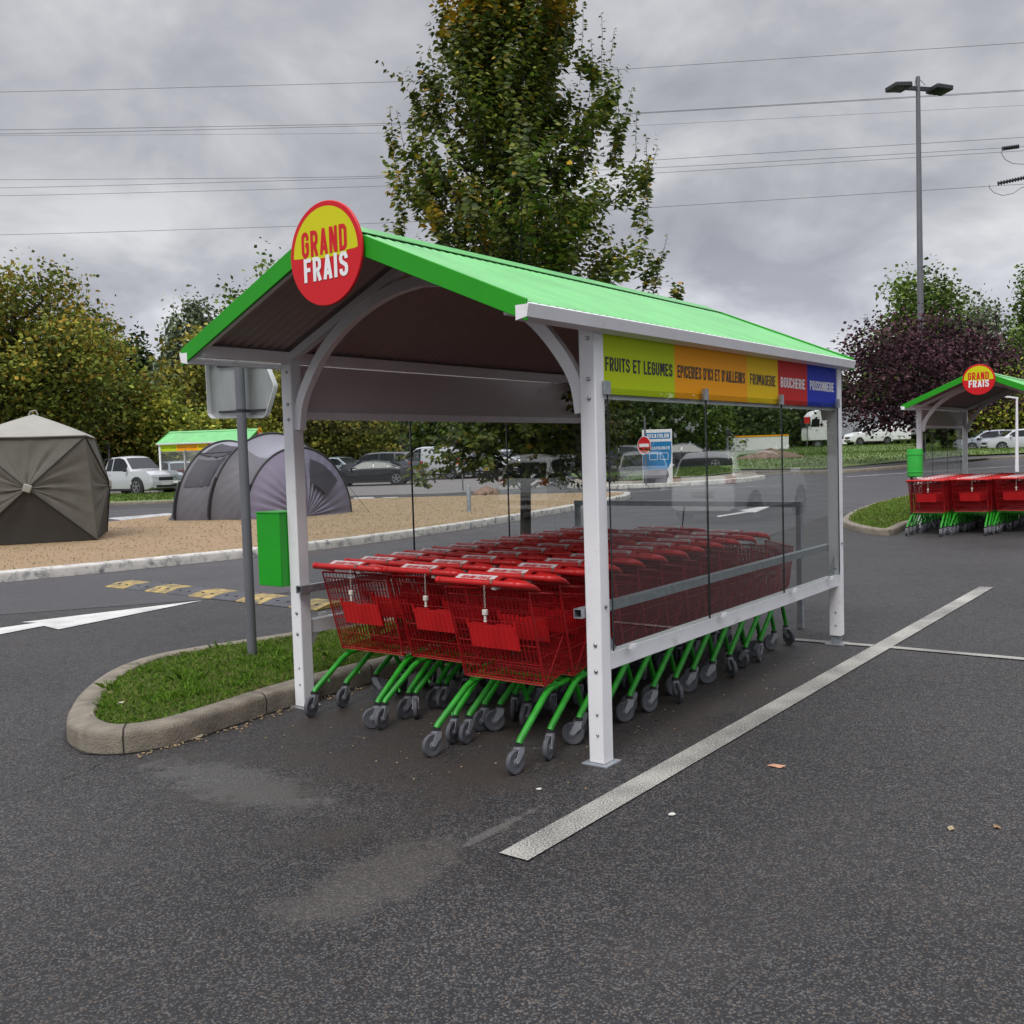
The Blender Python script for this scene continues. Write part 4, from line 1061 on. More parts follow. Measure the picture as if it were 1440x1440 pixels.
def tree(kind, colr, u, vtop, Y, wpx, label, name='broadleaf_tree', vbase=None, n=6500, size=None, hollow=.35, seed=1, dense_=1, group=None, tk=1, drp=0, tb=.0):
    """u, vtop in photograph pixels at distance Y give the place and height of a real tree standing on the ground"""
    top = AY(u, vtop, Y); x, y = top.x, top.y; z0 = gz(x, y) + tb
    h = top.z - z0; w = wpx / F * Y
    T = thing(name, label, 'tree' if 'shrub' not in name else 'shrub', (x, y, z0), random.random() * .0, group)
    size = size or .26
    P, D, N, L, CO = crown_mesh(kind, seed, n, size, COL[colr], SHP[kind], hollow, drp)
    P = P * np.array([w, w, h])
    P[:, 2] = np.maximum(P[:, 2], .05)
    leaves('crown', P, D, N, L, L * .42, CO, T, M['leafbg'], .25)
    rs = np.random.RandomState(seed + 50); tr = MB()
    r0 = max(.07, .022 * h) * tk
    tr.tube([(0, 0, -.1), (0, 0, .15 * h), (.02 * w, 0, .45 * h), (.0, .02 * w, .8 * h)], [r0 * 1.2, r0, r0 * .7, r0 * .2], 8)
    for k in range(14):
        a = k * 2.4; z = h * (.18 + .04 * k); e = min(h * .95, z + h * .22)
        tr.tube([(0, 0, z), (cos(a) * w * .15, sin(a) * w * .15, z + (e - z) * .45), (cos(a) * w * .33 * (1.1 - z / h), sin(a) * w * .33 * (1.1 - z / h), e)], [r0 * .4, r0 * .25, r0 * .08], 5, cap=False)
    tr.build('trunk', M['bark'], T, angle=80, fix=False)
    return T
ta = 'trees at the edge of the car park'
# left of the shelter
tree('broad', 'autumn', 12, 358, 54, 330, 'big autumn tree with browning leaves at the far left edge', n=30000, size=.24, seed=2, group=ta, hollow=.25)
tree('bush', 'autumn', 122, 430, 60, 165, 'lower spiky autumn tree just right of the big tree at the left edge', n=14000, size=.24, seed=3, group=ta, hollow=.2)
tree('bush', 'dark', 60, 545, 62, 330, 'dark dense shrub mass below the autumn trees behind the olive tent', 'dark_shrub', n=7000, size=.24, seed=4, hollow=.2)
tree('poplar', 'dark', 188, 466, 88, 130, 'dark blue-green pointed tree rising between the left autumn trees and the willow', 'poplar_tree', n=6000, size=.42, seed=5, group=ta)
tree('bush', 'dark', 222, 512, 84, 90, 'small dark round tree at the right foot of the pointed dark tree', n=3500, size=.4, seed=6, group=ta)
tree('bush', 'green', 176, 520, 66, 90, 'fresh green bushy tree right of the autumn trees', n=4500, size=.22, seed=7, group=ta)
tree('airy', 'grey', 268, 412, 78, 120, 'loose grey-green willow with gaps of sky, left of the shelter roof', 'willow_tree', n=9000, size=.34, seed=8, group=ta, hollow=.2, drp=.4)
tree('poplar', 'green', 330, 402, 84, 140, 'narrow pointed green tree behind the left slope of the shelter roof', 'poplar_tree', n=7000, size=.36, seed=9, group=ta, hollow=.2)
tree('poplar', 'green', 395, 352, 84, 170, 'tallest pointed green tree, its tip right against the round sign', 'poplar_tree', n=7000, size=.36, seed=10, group=ta, hollow=.2)
tree('bush', 'olive', 290, 455, 66, 150, 'yellow-green bushy tree behind the turned direction sign', n=8000, size=.30, seed=11, group=ta, hollow=.2)
tree('bush', 'yellowgreen', 225, 545, 60, 120, 'yellow shrub above the far left shelter roof', 'yellow_shrub', n=7000, size=.22, seed=12, hollow=.2)
tree('bush', 'yellowgreen', 300, 560, 58, 150, 'yellow-olive shrub behind the dome tent, below the direction sign', 'yellow_shrub', n=7000, size=.22, seed=13, hollow=.2)
tree('bush', 'olive', 395, 500, 62, 170, 'olive-brown shrub left of the left front shelter post', 'olive_shrub', n=8000, size=.26, seed=14, hollow=.2)
# seen through the shelter
tree('bush', 'olive', 470, 530, 64, 150, 'olive shrub seen just right of the left front post', 'olive_shrub', n=7000, size=.26, seed=15, hollow=.2)
tree('bush', 'green', 560, 520, 70, 180, 'dark green tree behind the white van', n=7000, size=.30, seed=16, group=ta)
tree('bush', 'dark', 655, 520, 72, 170, 'very dark tree seen through the left glass behind the hornbeam', n=6000, size=.32, seed=17, group=ta)
tree('bush', 'dark', 760, 500, 70, 190, 'very dark tree seen beside the right front post, behind the hornbeam', n=6000, size=.32, seed=18, group=ta)
tree('bush', 'dark', 880, 500, 74, 180, 'dark tree behind the blue totem sign', n=6000, size=.32, seed=19, group=ta)
tree('bush', 'green', 955, 510, 78, 150, 'mid green tree seen through the right glass, left of centre', n=6000, size=.32, seed=20, group=ta)
tree('bush', 'dark', 1022, 505, 86, 150, 'dark tree seen through the right glass above the white container', n=6000, size=.34, seed=21, group=ta)
tree('bush', 'dark', 1120, 515, 112, 180, 'dark tree directly behind the lorry cab', n=6500, size=.42, seed=22, group=ta)
# right of the shelter
tree('bush', 'green', 1215, 520, 112, 150, 'dark green tree behind the lorry trailer', n=5000, size=.42, seed=23, group=ta)
tree('broad', 'green', 1302, 366, 98, 175, 'tall dense green tree rising behind the purple tree and lamp mast', n=14000, size=.40, seed=24, group=ta, hollow=.2)
tree('spread', 'purple', 1294, 430, 46, 248, 'round purple-leaved plum tree behind the right-hand shelter', 'purple_plum_tree', n=17000, size=.16, seed=25, hollow=.3, tb=.1)
tree('airy', 'grey', 1382, 418, 90, 120, 'thin grey-green tree with sky showing through, right of the tall green tree', 'willow_tree', n=6000, size=.34, seed=26, group=ta, hollow=.2, drp=.3)
tree('poplar', 'green', 1450, 372, 82, 90, 'slender light green tree at the right edge', 'poplar_tree', n=5000, size=.3, seed=27, group=ta, hollow=.2)
tree('airy', 'green', 1425, 455, 76, 90, 'sparse young tree with a bare stem near the right edge', n=3500, size=.3, seed=28, group=ta, hollow=.2)
tree('bush', 'yellowgreen', 1425, 515, 70, 130, 'bright yellow-green tree under the right edge trees', n=6000, size=.26, seed=29, group=ta, hollow=.2)
tree('bush', 'dark', 1375, 545, 72, 120, 'dark green shrub behind the right-hand shelter roof', 'dark_shrub', n=5000, size=.28, seed=30, hollow=.2)
tree('bush', 'dark', 1460, 560, 76, 120, 'dark green shrub at the right edge behind the rail', 'dark_shrub', n=4000, size=.28, seed=31, hollow=.2)
# the wood that closes the horizon far behind everything
rs = np.random.RandomState(90); n = 52000
X = rs.uniform(-190, 190, n); Yb = 128 + rs.rand(n) * 14; hh = 7.5 + 2.0 * np.sin(X * .11) + 1.6 * np.sin(X * .31 + 1) + 1.2 * np.sin(X * .83)
hh = np.where(X > 70, hh + 2, hh)
Z = hh * rs.rand(n) ** .8 + np.array([gz(x, 140) for x in X])
P = np.stack([X, Yb, Z], 1); D = nrm(rs.randn(n, 3)); N = nrm(rs.randn(n, 3) + np.array([0, -.5, .8]))
cw = COL['dark'] * 1.4; CO = cw[rs.randint(0, 4, n)] * (.7 + .6 * np.sin(X * .5 + Z)[:, None] ** 2)
o = leaves('wood', P, D, N, .9 * (.6 + .8 * rs.rand(n)), .45 * (.6 + .8 * rs.rand(n)), CO, None, M['leafbg'])
tag(o, 'dark line of distant woodland closing the horizon behind the car park', 'wood', kind='stuff')
# tree belt beyond the right-hand side of the car park (the panes mirror it)
rs = np.random.RandomState(91); n = 26000
az = np.radians(rs.uniform(42, 112, n)); rad = 92 + rs.rand(n) * 10; hh = 9.5 + 1.8 * np.sin(az * 31) + 1.4 * np.sin(az * 77 + 1)
Z = hh * rs.rand(n) ** .8
P = np.stack([np.sin(az) * rad, np.cos(az) * rad, Z], 1); D = nrm(rs.randn(n, 3)); N = nrm(rs.randn(n, 3) + np.array([-.5, 0, .8]))
CO = COL['green'][rs.randint(0, 4, n)] * (.7 + .5 * rs.rand(n, 1))
o = leaves('tree_belt', P, D, N, .9 * (.6 + .8 * rs.rand(n)), .45 * (.6 + .8 * rs.rand(n)), CO, None, M['leafbg'])
tag(o, 'belt of dark green trees closing the far side of the car park, mirrored in the panes', 'wood', kind='stuff')
# fallen leaves and pebbles on the asphalt
def litter(name, label, cat, u, v, L, W, colr, rz, th=.004, flat=True):
    p = G(u, v); mb = MB()
    if flat:
        ring = [(L * x, W * y, z) for x, y, z in ((-.5, 0, .001), (-.2, .42, .009), (.15, .5, .003), (.5, .05, .012), (.2, -.45, .002), (-.25, -.4, .006))]
        mb.add(ring + [(x, y, z + .002) for x, y, z in ring], [(5, 4, 3, 2, 1, 0), (6, 7, 8, 9, 10, 11)] + [(i, (i + 1) % 6, 6 + (i + 1) % 6, 6 + i) for i in range(6)])
    else: mb.lathe([(L * .3, 0), (L * .5, th * .4), (L * .42, th * .8), (L * .15, th)], 9); mb.v = [(x * (1 + .15 * sin(y * 400)), y * W / L, z) for x, y, z in mb.v]
    o = mb.build(name, mat(name + '_colour', colr, .8, var=.2, scale=60), angle=40, loc=(p.x, p.y, .001)); o.rotation_euler = (0, 0, rz)
    return tag(o, label, cat)
litter('fallen_leaf', 'orange-pink dead leaf lying on the asphalt right of the front post', 'leaf', 1092, 1079, .10, .035, (.50, .26, .16), -.5)
litter('pebble', 'small white pebble on the asphalt below the long white line', 'pebble', 945, 1147, .035, .022, (.62, .60, .54), .3, .012, False)
litter('fallen_leaf', 'small yellowish dead leaf at the right of the foreground, left of its brown neighbour', 'leaf', 1337, 1167, .038, .030, (.30, .24, .14), .8)
litter('fallen_leaf', 'small brown dead leaf nearest the right edge of the foreground', 'leaf', 1402, 1165, .036, .024, (.26, .16, .08), 2.1)
litter('pebble', 'pale grit stone on the asphalt between the front trolley and the line end', 'pebble', 758, 1111, .030, .018, (.55, .53, .49), .1, .010, False)
litter('fallen_leaf', 'curled straw-coloured leaf at the foot of the island kerb', 'leaf', 277, 1038, .10, .035, (.34, .29, .21), .9)
litter('fallen_leaf', 'pale dead leaf lying on the rounded island kerb', 'leaf', 172, 1019, .045, .012, (.45, .40, .33), .4).location.z = .137
# ------------------------------------------------------------------ the two other shelters with their trolleys
L3 = AY(1294, 741, 19.0); O3 = Vector((L3.x, L3.y, 0)) - D2 * SW
sh3 = dup(SH, (O3.x, O3.y, gz(O3.x, O3.y)), SA, 'trolley shelter at the right edge, half out of the picture')
def S3(s, t, z=0): p = O3 + D1 * s + D2 * t; return Vector((p.x, p.y, gz(p.x, p.y) + z))
for (t, s, rn, n) in ((1.84, -1.75, 'left', 11), (1.20, -1.40, 'middle', 11), (.56, -1.05, 'right', 10)):
    for k in range(n):
        c = dup(cart0, S3(s + k * .24, t + random.gauss(0, .005)), SA + random.gauss(0, .008))
        for ch in kids(c):
            if ch.name.startswith('hanging_chain'):
                for g in kids(ch): bpy.data.objects.remove(g)
                bpy.data.objects.remove(ch)
        c['label'] = row_label(rn, k, n, 'right-hand shelter').replace(', chain hanging from its handle', ', its coin key dangling'); c['group'] = 'red trolleys nested in the right-hand shelter'
        spin(c, .5)
        if k == 0: hang_chain(c)
# far left shelter: its lettered side faces us and the round sign is at the right end
xa = Vector((-.985, .17, 0)).normalized(); ya = Vector((-xa.y, xa.x, 0))
rl = AY(228, 692, 46.5)
O2 = Vector((rl.x, rl.y, 0)) - xa * SL - ya * SW
dup(SH, (O2.x, O2.y, gz(O2.x, O2.y) + .05), atan2(xa.y, xa.x), 'small far shelter behind the grey dome tent, red cars behind it')

# litter bin beside the right-hand shelter
bp = AY(1287, 700, 17.6); bx = Vector((bp.x, bp.y, gz(bp.x, bp.y)))
BN = thing('litter_bin', 'green perforated steel bin on a thin post left of the right-hand shelter', 'bin', bx)
M['bin'] = mat('green_bin_paint', (.03, .40, .045), .4, var=.05)
MB().lathe([(.115, 1.04), (.13, 1.06), (.132, 1.52), (.126, 1.54), (.12, 1.54), (.118, 1.50)], 28).build('bin_body', M['bin'], BN)
for z in (1.13, 1.44): MB().lathe([(.131, z - .012), (.138, z - .008), (.138, z + .008), (.131, z + .012)], 28).build('band', M['bin'], BN)
MB().cyl((0, .155, 0), (0, .155, 1.5), .022, 10).build('post', M['tank'], BN)

# kerbed grass island by the right-hand shelter
i3 = [G(u, v, .12) for u, v in ((1183, 729), (1190, 735), (1215, 741), (1250, 744))] + [S3(-.25, 2.50), S3(.4, 2.46), S3(3.6, 2.45), S3(4.1, 3.1)] + [G(u, v, .12) for u, v in ((1290, 695), (1240, 704), (1200, 717))]
i3 = [(p.x, p.y) for p in i3]; ip3 = dense(i3, .25, True)
area = sum(ip3[i - 1][0] * ip3[i][1] - ip3[i][0] * ip3[i - 1][1] for i in range(len(ip3)))
sd3 = 1 if area > 0 else -1
kerb_strip('island_kerb', ip3, .16, .12, M['kerb'], sd3, closed=True)
in3 = inset_c(ip3, .15, sd3); sheet('island_soil', in3, .10, M['soil'])
P3 = []
while len(P3) < 9000:
    x = random.uniform(min(p[0] for p in in3), max(p[0] for p in in3)); y = random.uniform(min(p[1] for p in in3), max(p[1] for p in in3))
    if inside(x, y, in3): P3.append((x, y, gz(x, y) + .10))
o = grass('grass', P3, .07, .008, rs, gc * .9, 0, .9); tag(o, 'bright green grass on the kerbed island left of the right-hand shelter', 'grass', kind='stuff')

# ------------------------------------------------------------------ direction sign seen from behind
SG = thing('direction_sign', 'back of a metal arrow-shaped sign on a grey pole standing in the near grass island', 'road sign', SF(.571, 3.614, .1), R(-20))
MB().cyl((0, 0, 0), (0, 0, 2.40), .038, 18).build('pole', M['mast'], SG)
MB().lathe([(.039, 2.40), (.036, 2.412), (.02, 2.416)], 18).build('pole_cap', M['tank'], SG)
ol = [(-.345, 1.955), (-.325, 1.925), (-.30, 1.915), (.175, 1.90), (.195, 1.915), (.285, 2.135), (.285, 2.16), (.20, 2.37), (.18, 2.39), (-.31, 2.385), (-.335, 2.375), (-.345, 2.35)]
MB().prism(ol, .090, .093, lambda a, b, h: (a, h, b)).build('panel', M['tin'], SG, angle=0)
rim = MB(); rr = [[], [], [], [], []]
cxm, czm = -.03, 2.15
for a, b in ol + ol[:1]:
    d = Vector((a - cxm, b - czm)).normalized()
    for r_, (o_, h_) in zip(rr, ((0, .094), (0, .036), (-.004, .034), (-.004, .089), (-.001, .0895))): r_.append((a + d.x * o_, h_, b + d.y * o_))
rim.grid(rr).build('rim', M['white'], SG, angle=30)
for z in (1.965, 2.33):
    MB().beam((-.26, .078, z), (.20, .078, z), .022, .018).build('rail', M['tank'], SG)
    MB().lathe([(.041, z - .012), (.043, z - .010), (.043, z + .010), (.041, z + .012)], 16).build('clamp', M['tank'], SG)

# ------------------------------------------------------------------ speed bump
a = Vector((-5.46, 13.80, 0)); b = Vector((-2.0, 11.05, 0)); dr = (b - a).normalized(); sdv = Vector((-dr.y, dr.x, 0))
SB = thing('speed_bump', 'black and yellow rubber speed bump bolted across the road behind the sign pole', 'speed bump', (0, 0, 0))
M['yrub'] = mat('worn_yellow_rubber', (.36, .26, .085), .75, var=.25, scale=6, dirt=(.085, .075, .065), dscale=7, dlo=.42, dhi=.66)
M['brub'] = mat('grey_black_rubber', (.065, .065, .075), .8, var=.25, scale=5)
ns = 9; Ls = (b - a).length / ns
for k in range(ns):
    p = a + dr * (k * Ls + .004); q = a + dr * ((k + 1) * Ls - .004)
    prof = [(-.30, .006), (-.29, .016), (-.12, .052), (.12, .052), (.29, .016), (.30, .006)]
    mb = MB(); mb.prism(prof, 0, (q - p).length, lambda x, z, h: tuple(p + sdv * x + dr * h + Vector((0, 0, z))))
    seg = mb.build('rubber_block', M['yrub'] if k % 2 == 0 else M['brub'], SB, angle=30)
    for s_ in (-.17, .17):
        for h_ in (.3, .7):
            c_ = p.lerp(q, h_) + sdv * s_; MB().lathe([(.022, .04), (.022, .0465), (.01, .047)], 8, c=(c_.x, c_.y, 0)).build('bolt', M['black'], seg)

# ------------------------------------------------------------------ olive cube tent
CT = thing('cube_tent', 'olive pop-up cube tent with pale roof and lower panel coloured as in shade at the left edge', 'tent', (-10.05, 20.98, gz(-10, 21) + .15), R(18))
hw, ht, WH = 1.22, 1.08, 2.12      # half width at the foot and at the top, wall height
def wall(ax):          # one wall with a hub pulled outwards; ax = rotation index
    rot = Matrix.Rotation(ax * pi / 2, 3, 'Z')
    BL, BR, TR_, TL = (-hw, -hw, 0), (hw, -hw, 0), (ht, -ht, WH), (-ht, -ht, WH); HUB = (0, -hw - .20, WH * .52)
    names = (('lower_panel', BL, BR, 'olive_d'), ('side_panel', BR, TR_, 'olive'), ('upper_panel', TR_, TL, 'olive'), ('side_panel', TL, BL, 'olive'))  # shade below the hub is put into the lower panel's colour
    for nm, A_, B_, mm in names:
        A_, B_, Hb = Vector(A_), Vector(B_), Vector(HUB); rows = []; n = 26; m = 14
        for i in range(m + 1):
            f = i / m; r_ = []
            for j in range(n + 1):
                g = j / n; e = A_.lerp(B_, g); p = Hb.lerp(e, f)
                sag = sin(pi * g) * f
                if nm != 'lower_panel':      # taut creases run from the hub between the seams
                    wv = .014 * sin(g * 31 + 3 * f) + .011 * sin(g * 53 + f * 5 + ax) + .010 * sin(g * 17 + f * 9)
                else: wv = .008 * sin(g * 15 + f * 4)
                p = p + Vector((0, (.03 * sin(pi * g) + wv * 1.1 * min(1, 4 * g * (1 - g))) * sin(pi * min(1, f)) ** .7 if f < 1 else 0, 0))
                p.x += 0 * (-1 if nm == 'side_panel' and A_.x > 0 else (1 if nm == 'side_panel' else 0))
                r_.append(tuple(rot @ p))
            rows.append(r_)
        MB().grid(rows).build(nm, M[mm], CT, angle=60)
    for e in (BL, BR, TR_, TL):
        pth = [rot @ (Vector(HUB).lerp(Vector(e), t) + Vector((0, -.012, 0))) for t in (0, .33, .66, 1)]
        MB().tube(pth, .012, 6).build('seam', M['olive_d'], CT)
    MB().box(rot @ Vector((0, -hw - .215, WH * .52)), (.16, .05, .16), rot @ Matrix.Rotation(R(20), 3, 'Y')).build('hub', M['olive_l'], CT, bevel=.02)
for ax in (0, 1, 3): wall(ax)
rows = []
for i in range(13):
    f = i / 12; hwf = ht * 1.02 * (1 - f) + .001
    z = WH + .02 + .50 * (f ** .85)
    rows.append([tuple((hwf * cx__, hwf * cy__, z)) for cx__, cy__ in ((-1, -1), (-.5, -1), (0, -.98), (.5, -1), (1, -1), (1, -.5), (.98, 0), (1, .5), (1, 1), (0, .98), (-1, 1), (-.98, 0), (-1, -1))])
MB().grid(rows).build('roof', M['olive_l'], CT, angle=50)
MB().tube([(-ht, -ht * 1.025, WH + .01), (0, -ht * 1.03, WH), (ht * 1.025, -ht * 1.025, WH + .01), (ht * 1.025, 0, WH), (ht, ht, WH + .01)], .018, 6).build('roof_hem', M['olive'], CT)
MB().tube([(-.09, 0, WH + .50), (-.05, 0, WH + .58), (.05, 0, WH + .60), (.09, 0, WH + .50)], .016, 6).build('strap', M['olive_l'], CT)

# ------------------------------------------------------------------ grey dome tent
zt = gz(-6, 26) + .14
DT = thing('dome_tent', 'grey tunnel dome tent with lilac porch and black-edged hoops on the sand', 'tent', (0, 0, zt))
arches = [((-9.05, 25.9), (-8.0, 27.9), .03), ((-8.72, 25.55), (-6.60, 28.2), 2.04), ((-7.75, 25.30), (-4.95, 27.9), 2.20), ((-6.80, 25.2), (-4.40, 27.0), 1.80)]
def apt(i, th, out=0):
    Lp, Rp, h = arches[i]; Lp = Vector(Lp); Rp = Vector(Rp); t = (1 - cos(th)) / 2
    t = .5 + (t - .5) * 1.0; p = Lp.lerp(Rp, t); return Vector((p.x, p.y, h * (max(0, sin(th)) ** 1.02)))
NT = 30
def panel(i, th0, th1, f0, f1, nm, mm, off=0, sag=.10, wr=0.0):
    rows = []
    for j in range(13):
        f = f0 + (f1 - f0) * j / 12; r_ = []
        for k in range(NT + 1):
            th = th0 + (th1 - th0) * k / NT
            p = apt(i, th).lerp(apt(i + 1, th), f); s_ = 1 - sag * sin(pi * f) * sin(th)
            c = Vector(((arches[i][0][0] + arches[i][1][0]) / 2, (arches[i][0][1] + arches[i][1][1]) / 2, 0)).lerp(Vector(((arches[i + 1][0][0] + arches[i + 1][1][0]) / 2, (arches[i + 1][0][1] + arches[i + 1][1][1]) / 2, 0)), f)
            s_ += off + wr * sin(f * 40 + th * 13) * sin(pi * f) + wr * .6 * sin(f * 23 - th * 31) * sin(pi * f)
            q = c + (p - c) * s_; q.z = max(0, q.z); r_.append(tuple(q))
        rows.append(r_)
    return MB().grid(rows).build(nm, M[mm], DT, angle=60)
E1, E2 = .05, pi - .05
for i in (0, 1, 2):
    panel(i, 0, .42, 0, 1, 'skirt_panel', 'tgrey', wr=.010)
    panel(i, .42, 1.05, 0, 1, 'wall_panel', 'tgrey', wr=.008)
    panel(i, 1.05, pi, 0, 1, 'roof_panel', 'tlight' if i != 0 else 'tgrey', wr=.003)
panel(1, .44, .90, .10, .80, 'mesh_window', 'tdark', off=.008, wr=.002)
panel(1, .98, 1.38, .10, .90, 'mesh_window', 'tdark', off=.008, wr=.002)
panel(0, .45, .85, .45, .92, 'mesh_window', 'tdark', off=.008, wr=.002)
# front porch wall closing the last hoop, slightly bellied
Lp, Rp, h = arches[3]; cen = Vector(((Lp[0] + Rp[0]) / 2 + .25, (Lp[1] + Rp[1]) / 2 - .45, 0))
rows = []
for j in range(11):
    f = j / 10; r_ = []
    for k in range(NT * 2 + 1):
        th = pi * k / (NT * 2); p = apt(3, th); q = p.lerp(cen, f) ; q.z = max(0, q.z + (0 if th > .02 else 0))
        q += Vector((.25, -.40, 0)) * (.35 * sin(pi * min(1, f)) ) + Vector((.02, -.03, 0)) * sin(k * 1.9) * f * (1 - f) * 3
        r_.append(tuple(q))
    rows.append(r_)
MB().grid(rows).build('porch_wall', M['tpurp'], DT, angle=60)
def pw(k_, f):   # position on the porch wall
    th = k_; p = apt(3, th); q = p.lerp(cen, f); return q + Vector((.25, -.40, 0)) * (.35 * sin(pi * f)) + Vector((.07, -.11, .0))
wn = MB(); wn.grid([[tuple(pw(1.75 + .75 * i / 8, f)) for i in range(9)] for f in (.16, .34, .52)]); wn.build('mesh_window', M['tdark'], DT, angle=60)
for i in (1, 2, 3):
    MB().tube([apt(i, pi * k / 40) * 1.0 + Vector((0, 0, .012)) for k in range(41)], .028, 6).build('hoop_sleeve', M['black'], DT)
    MB().tube([apt(i, .02 + .5 * k / 10) + Vector((-.03, -.03, .01)) for k in range(11)], .035, 5).build('pole_strap', M['black'], DT)
MB().tube([apt(1, 1.0), apt(2, .92)], .016, 5).build('window_tie', M['black'], DT)
MB().tube([apt(3, 2.6), (-3.85, 26.6, .02)], .006, 4).build('guy_line', M['black'], DT)
MB().tube([(-7.2, 25.15, .02), (-6.7, 24.5, .015)], .006, 4).build('guy_line', M['black'], DT)

# ------------------------------------------------------------------ vehicles
M['cglass'] = mat('car_glass', (.012, .015, .018), .12, spec=.30)
M['ctrim'] = mat('black_trim', (.016, .016, .018), .55)
M['ctyre'] = mat('car_tyre', (.016, .016, .017), .8)
M['crim'] = mat('alloy_rim', (.30, .31, .33), .35, metal=.7)
M['clamp_h'] = mat('headlamp', (.55, .57, .60), .1, spec=.8)
M['clamp_t'] = mat('tail_lamp', (.40, .012, .012), .2)
M['plate'] = mat('number_plate', (.60, .60, .58), .4)
def pmat(n_, c, r_=.28): return mat(n_, c, r_, coat=.7)
PT = {'silver': pmat('silver_paint', (.46, .47, .50)), 'white': pmat('white_paint', (.72, .73, .74)), 'dark': pmat('dark_grey_paint', (.055, .060, .072)), 'black': pmat('black_paint', (.012, .013, .018)), 'maroon': pmat('maroon_paint', (.16, .010, .014)), 'bluegrey': pmat('blue_grey_paint', (.25, .28, .32)), 'red': pmat('red_paint', (.38, .012, .012))}
TOP = {
 'suv': [(-.5, .36), (-.495, .56), (-.48, .64), (-.435, .92), (-.39, .98), (-.1, 1.0), (.08, .975), (.14, .92), (.27, .675), (.31, .655), (.43, .60), (.485, .50), (.5, .34)],
 'sedan': [(-.5, .40), (-.495, .62), (-.47, .68), (-.37, .71), (-.22, .93), (-.05, 1.0), (.07, .97), (.24, .68), (.30, .65), (.43, .57), (.487, .45), (.5, .33)],
 'van': [(-.5, .22), (-.497, .90), (-.48, .975), (-.2, 1.0), (.08, .99), (.16, .95), (.33, .62), (.38, .60), (.45, .53), (.488, .42), (.5, .24)],
 'pickup': [(-.5, .34), (-.497, .60), (-.14, .615), (-.135, .62), (-.11, .93), (-.07, .985), (.06, 1.0), (.12, .96), (.235, .66), (.27, .645), (.43, .60), (.485, .50), (.5, .34)]}
BELT = {'suv': .645, 'sedan': .66, 'van': .60, 'pickup': .615}
WINS = {'suv': [(-.425, -.30), (-.285, -.09), (-.075, .20)], 'sedan': [(-.30, -.22), (-.21, -.06), (-.045, .19)], 'van': [(.09, .27)], 'pickup': [(-.105, -.03), (-.015, .18)]}
def ip_(pts, x):
    for (a0, b0), (a1, b1) in zip(pts, pts[1:]):
        if x <= a1: return b0 + (b1 - b0) * (x - a0) / (a1 - a0 + 1e-9)
    return pts[-1][1]
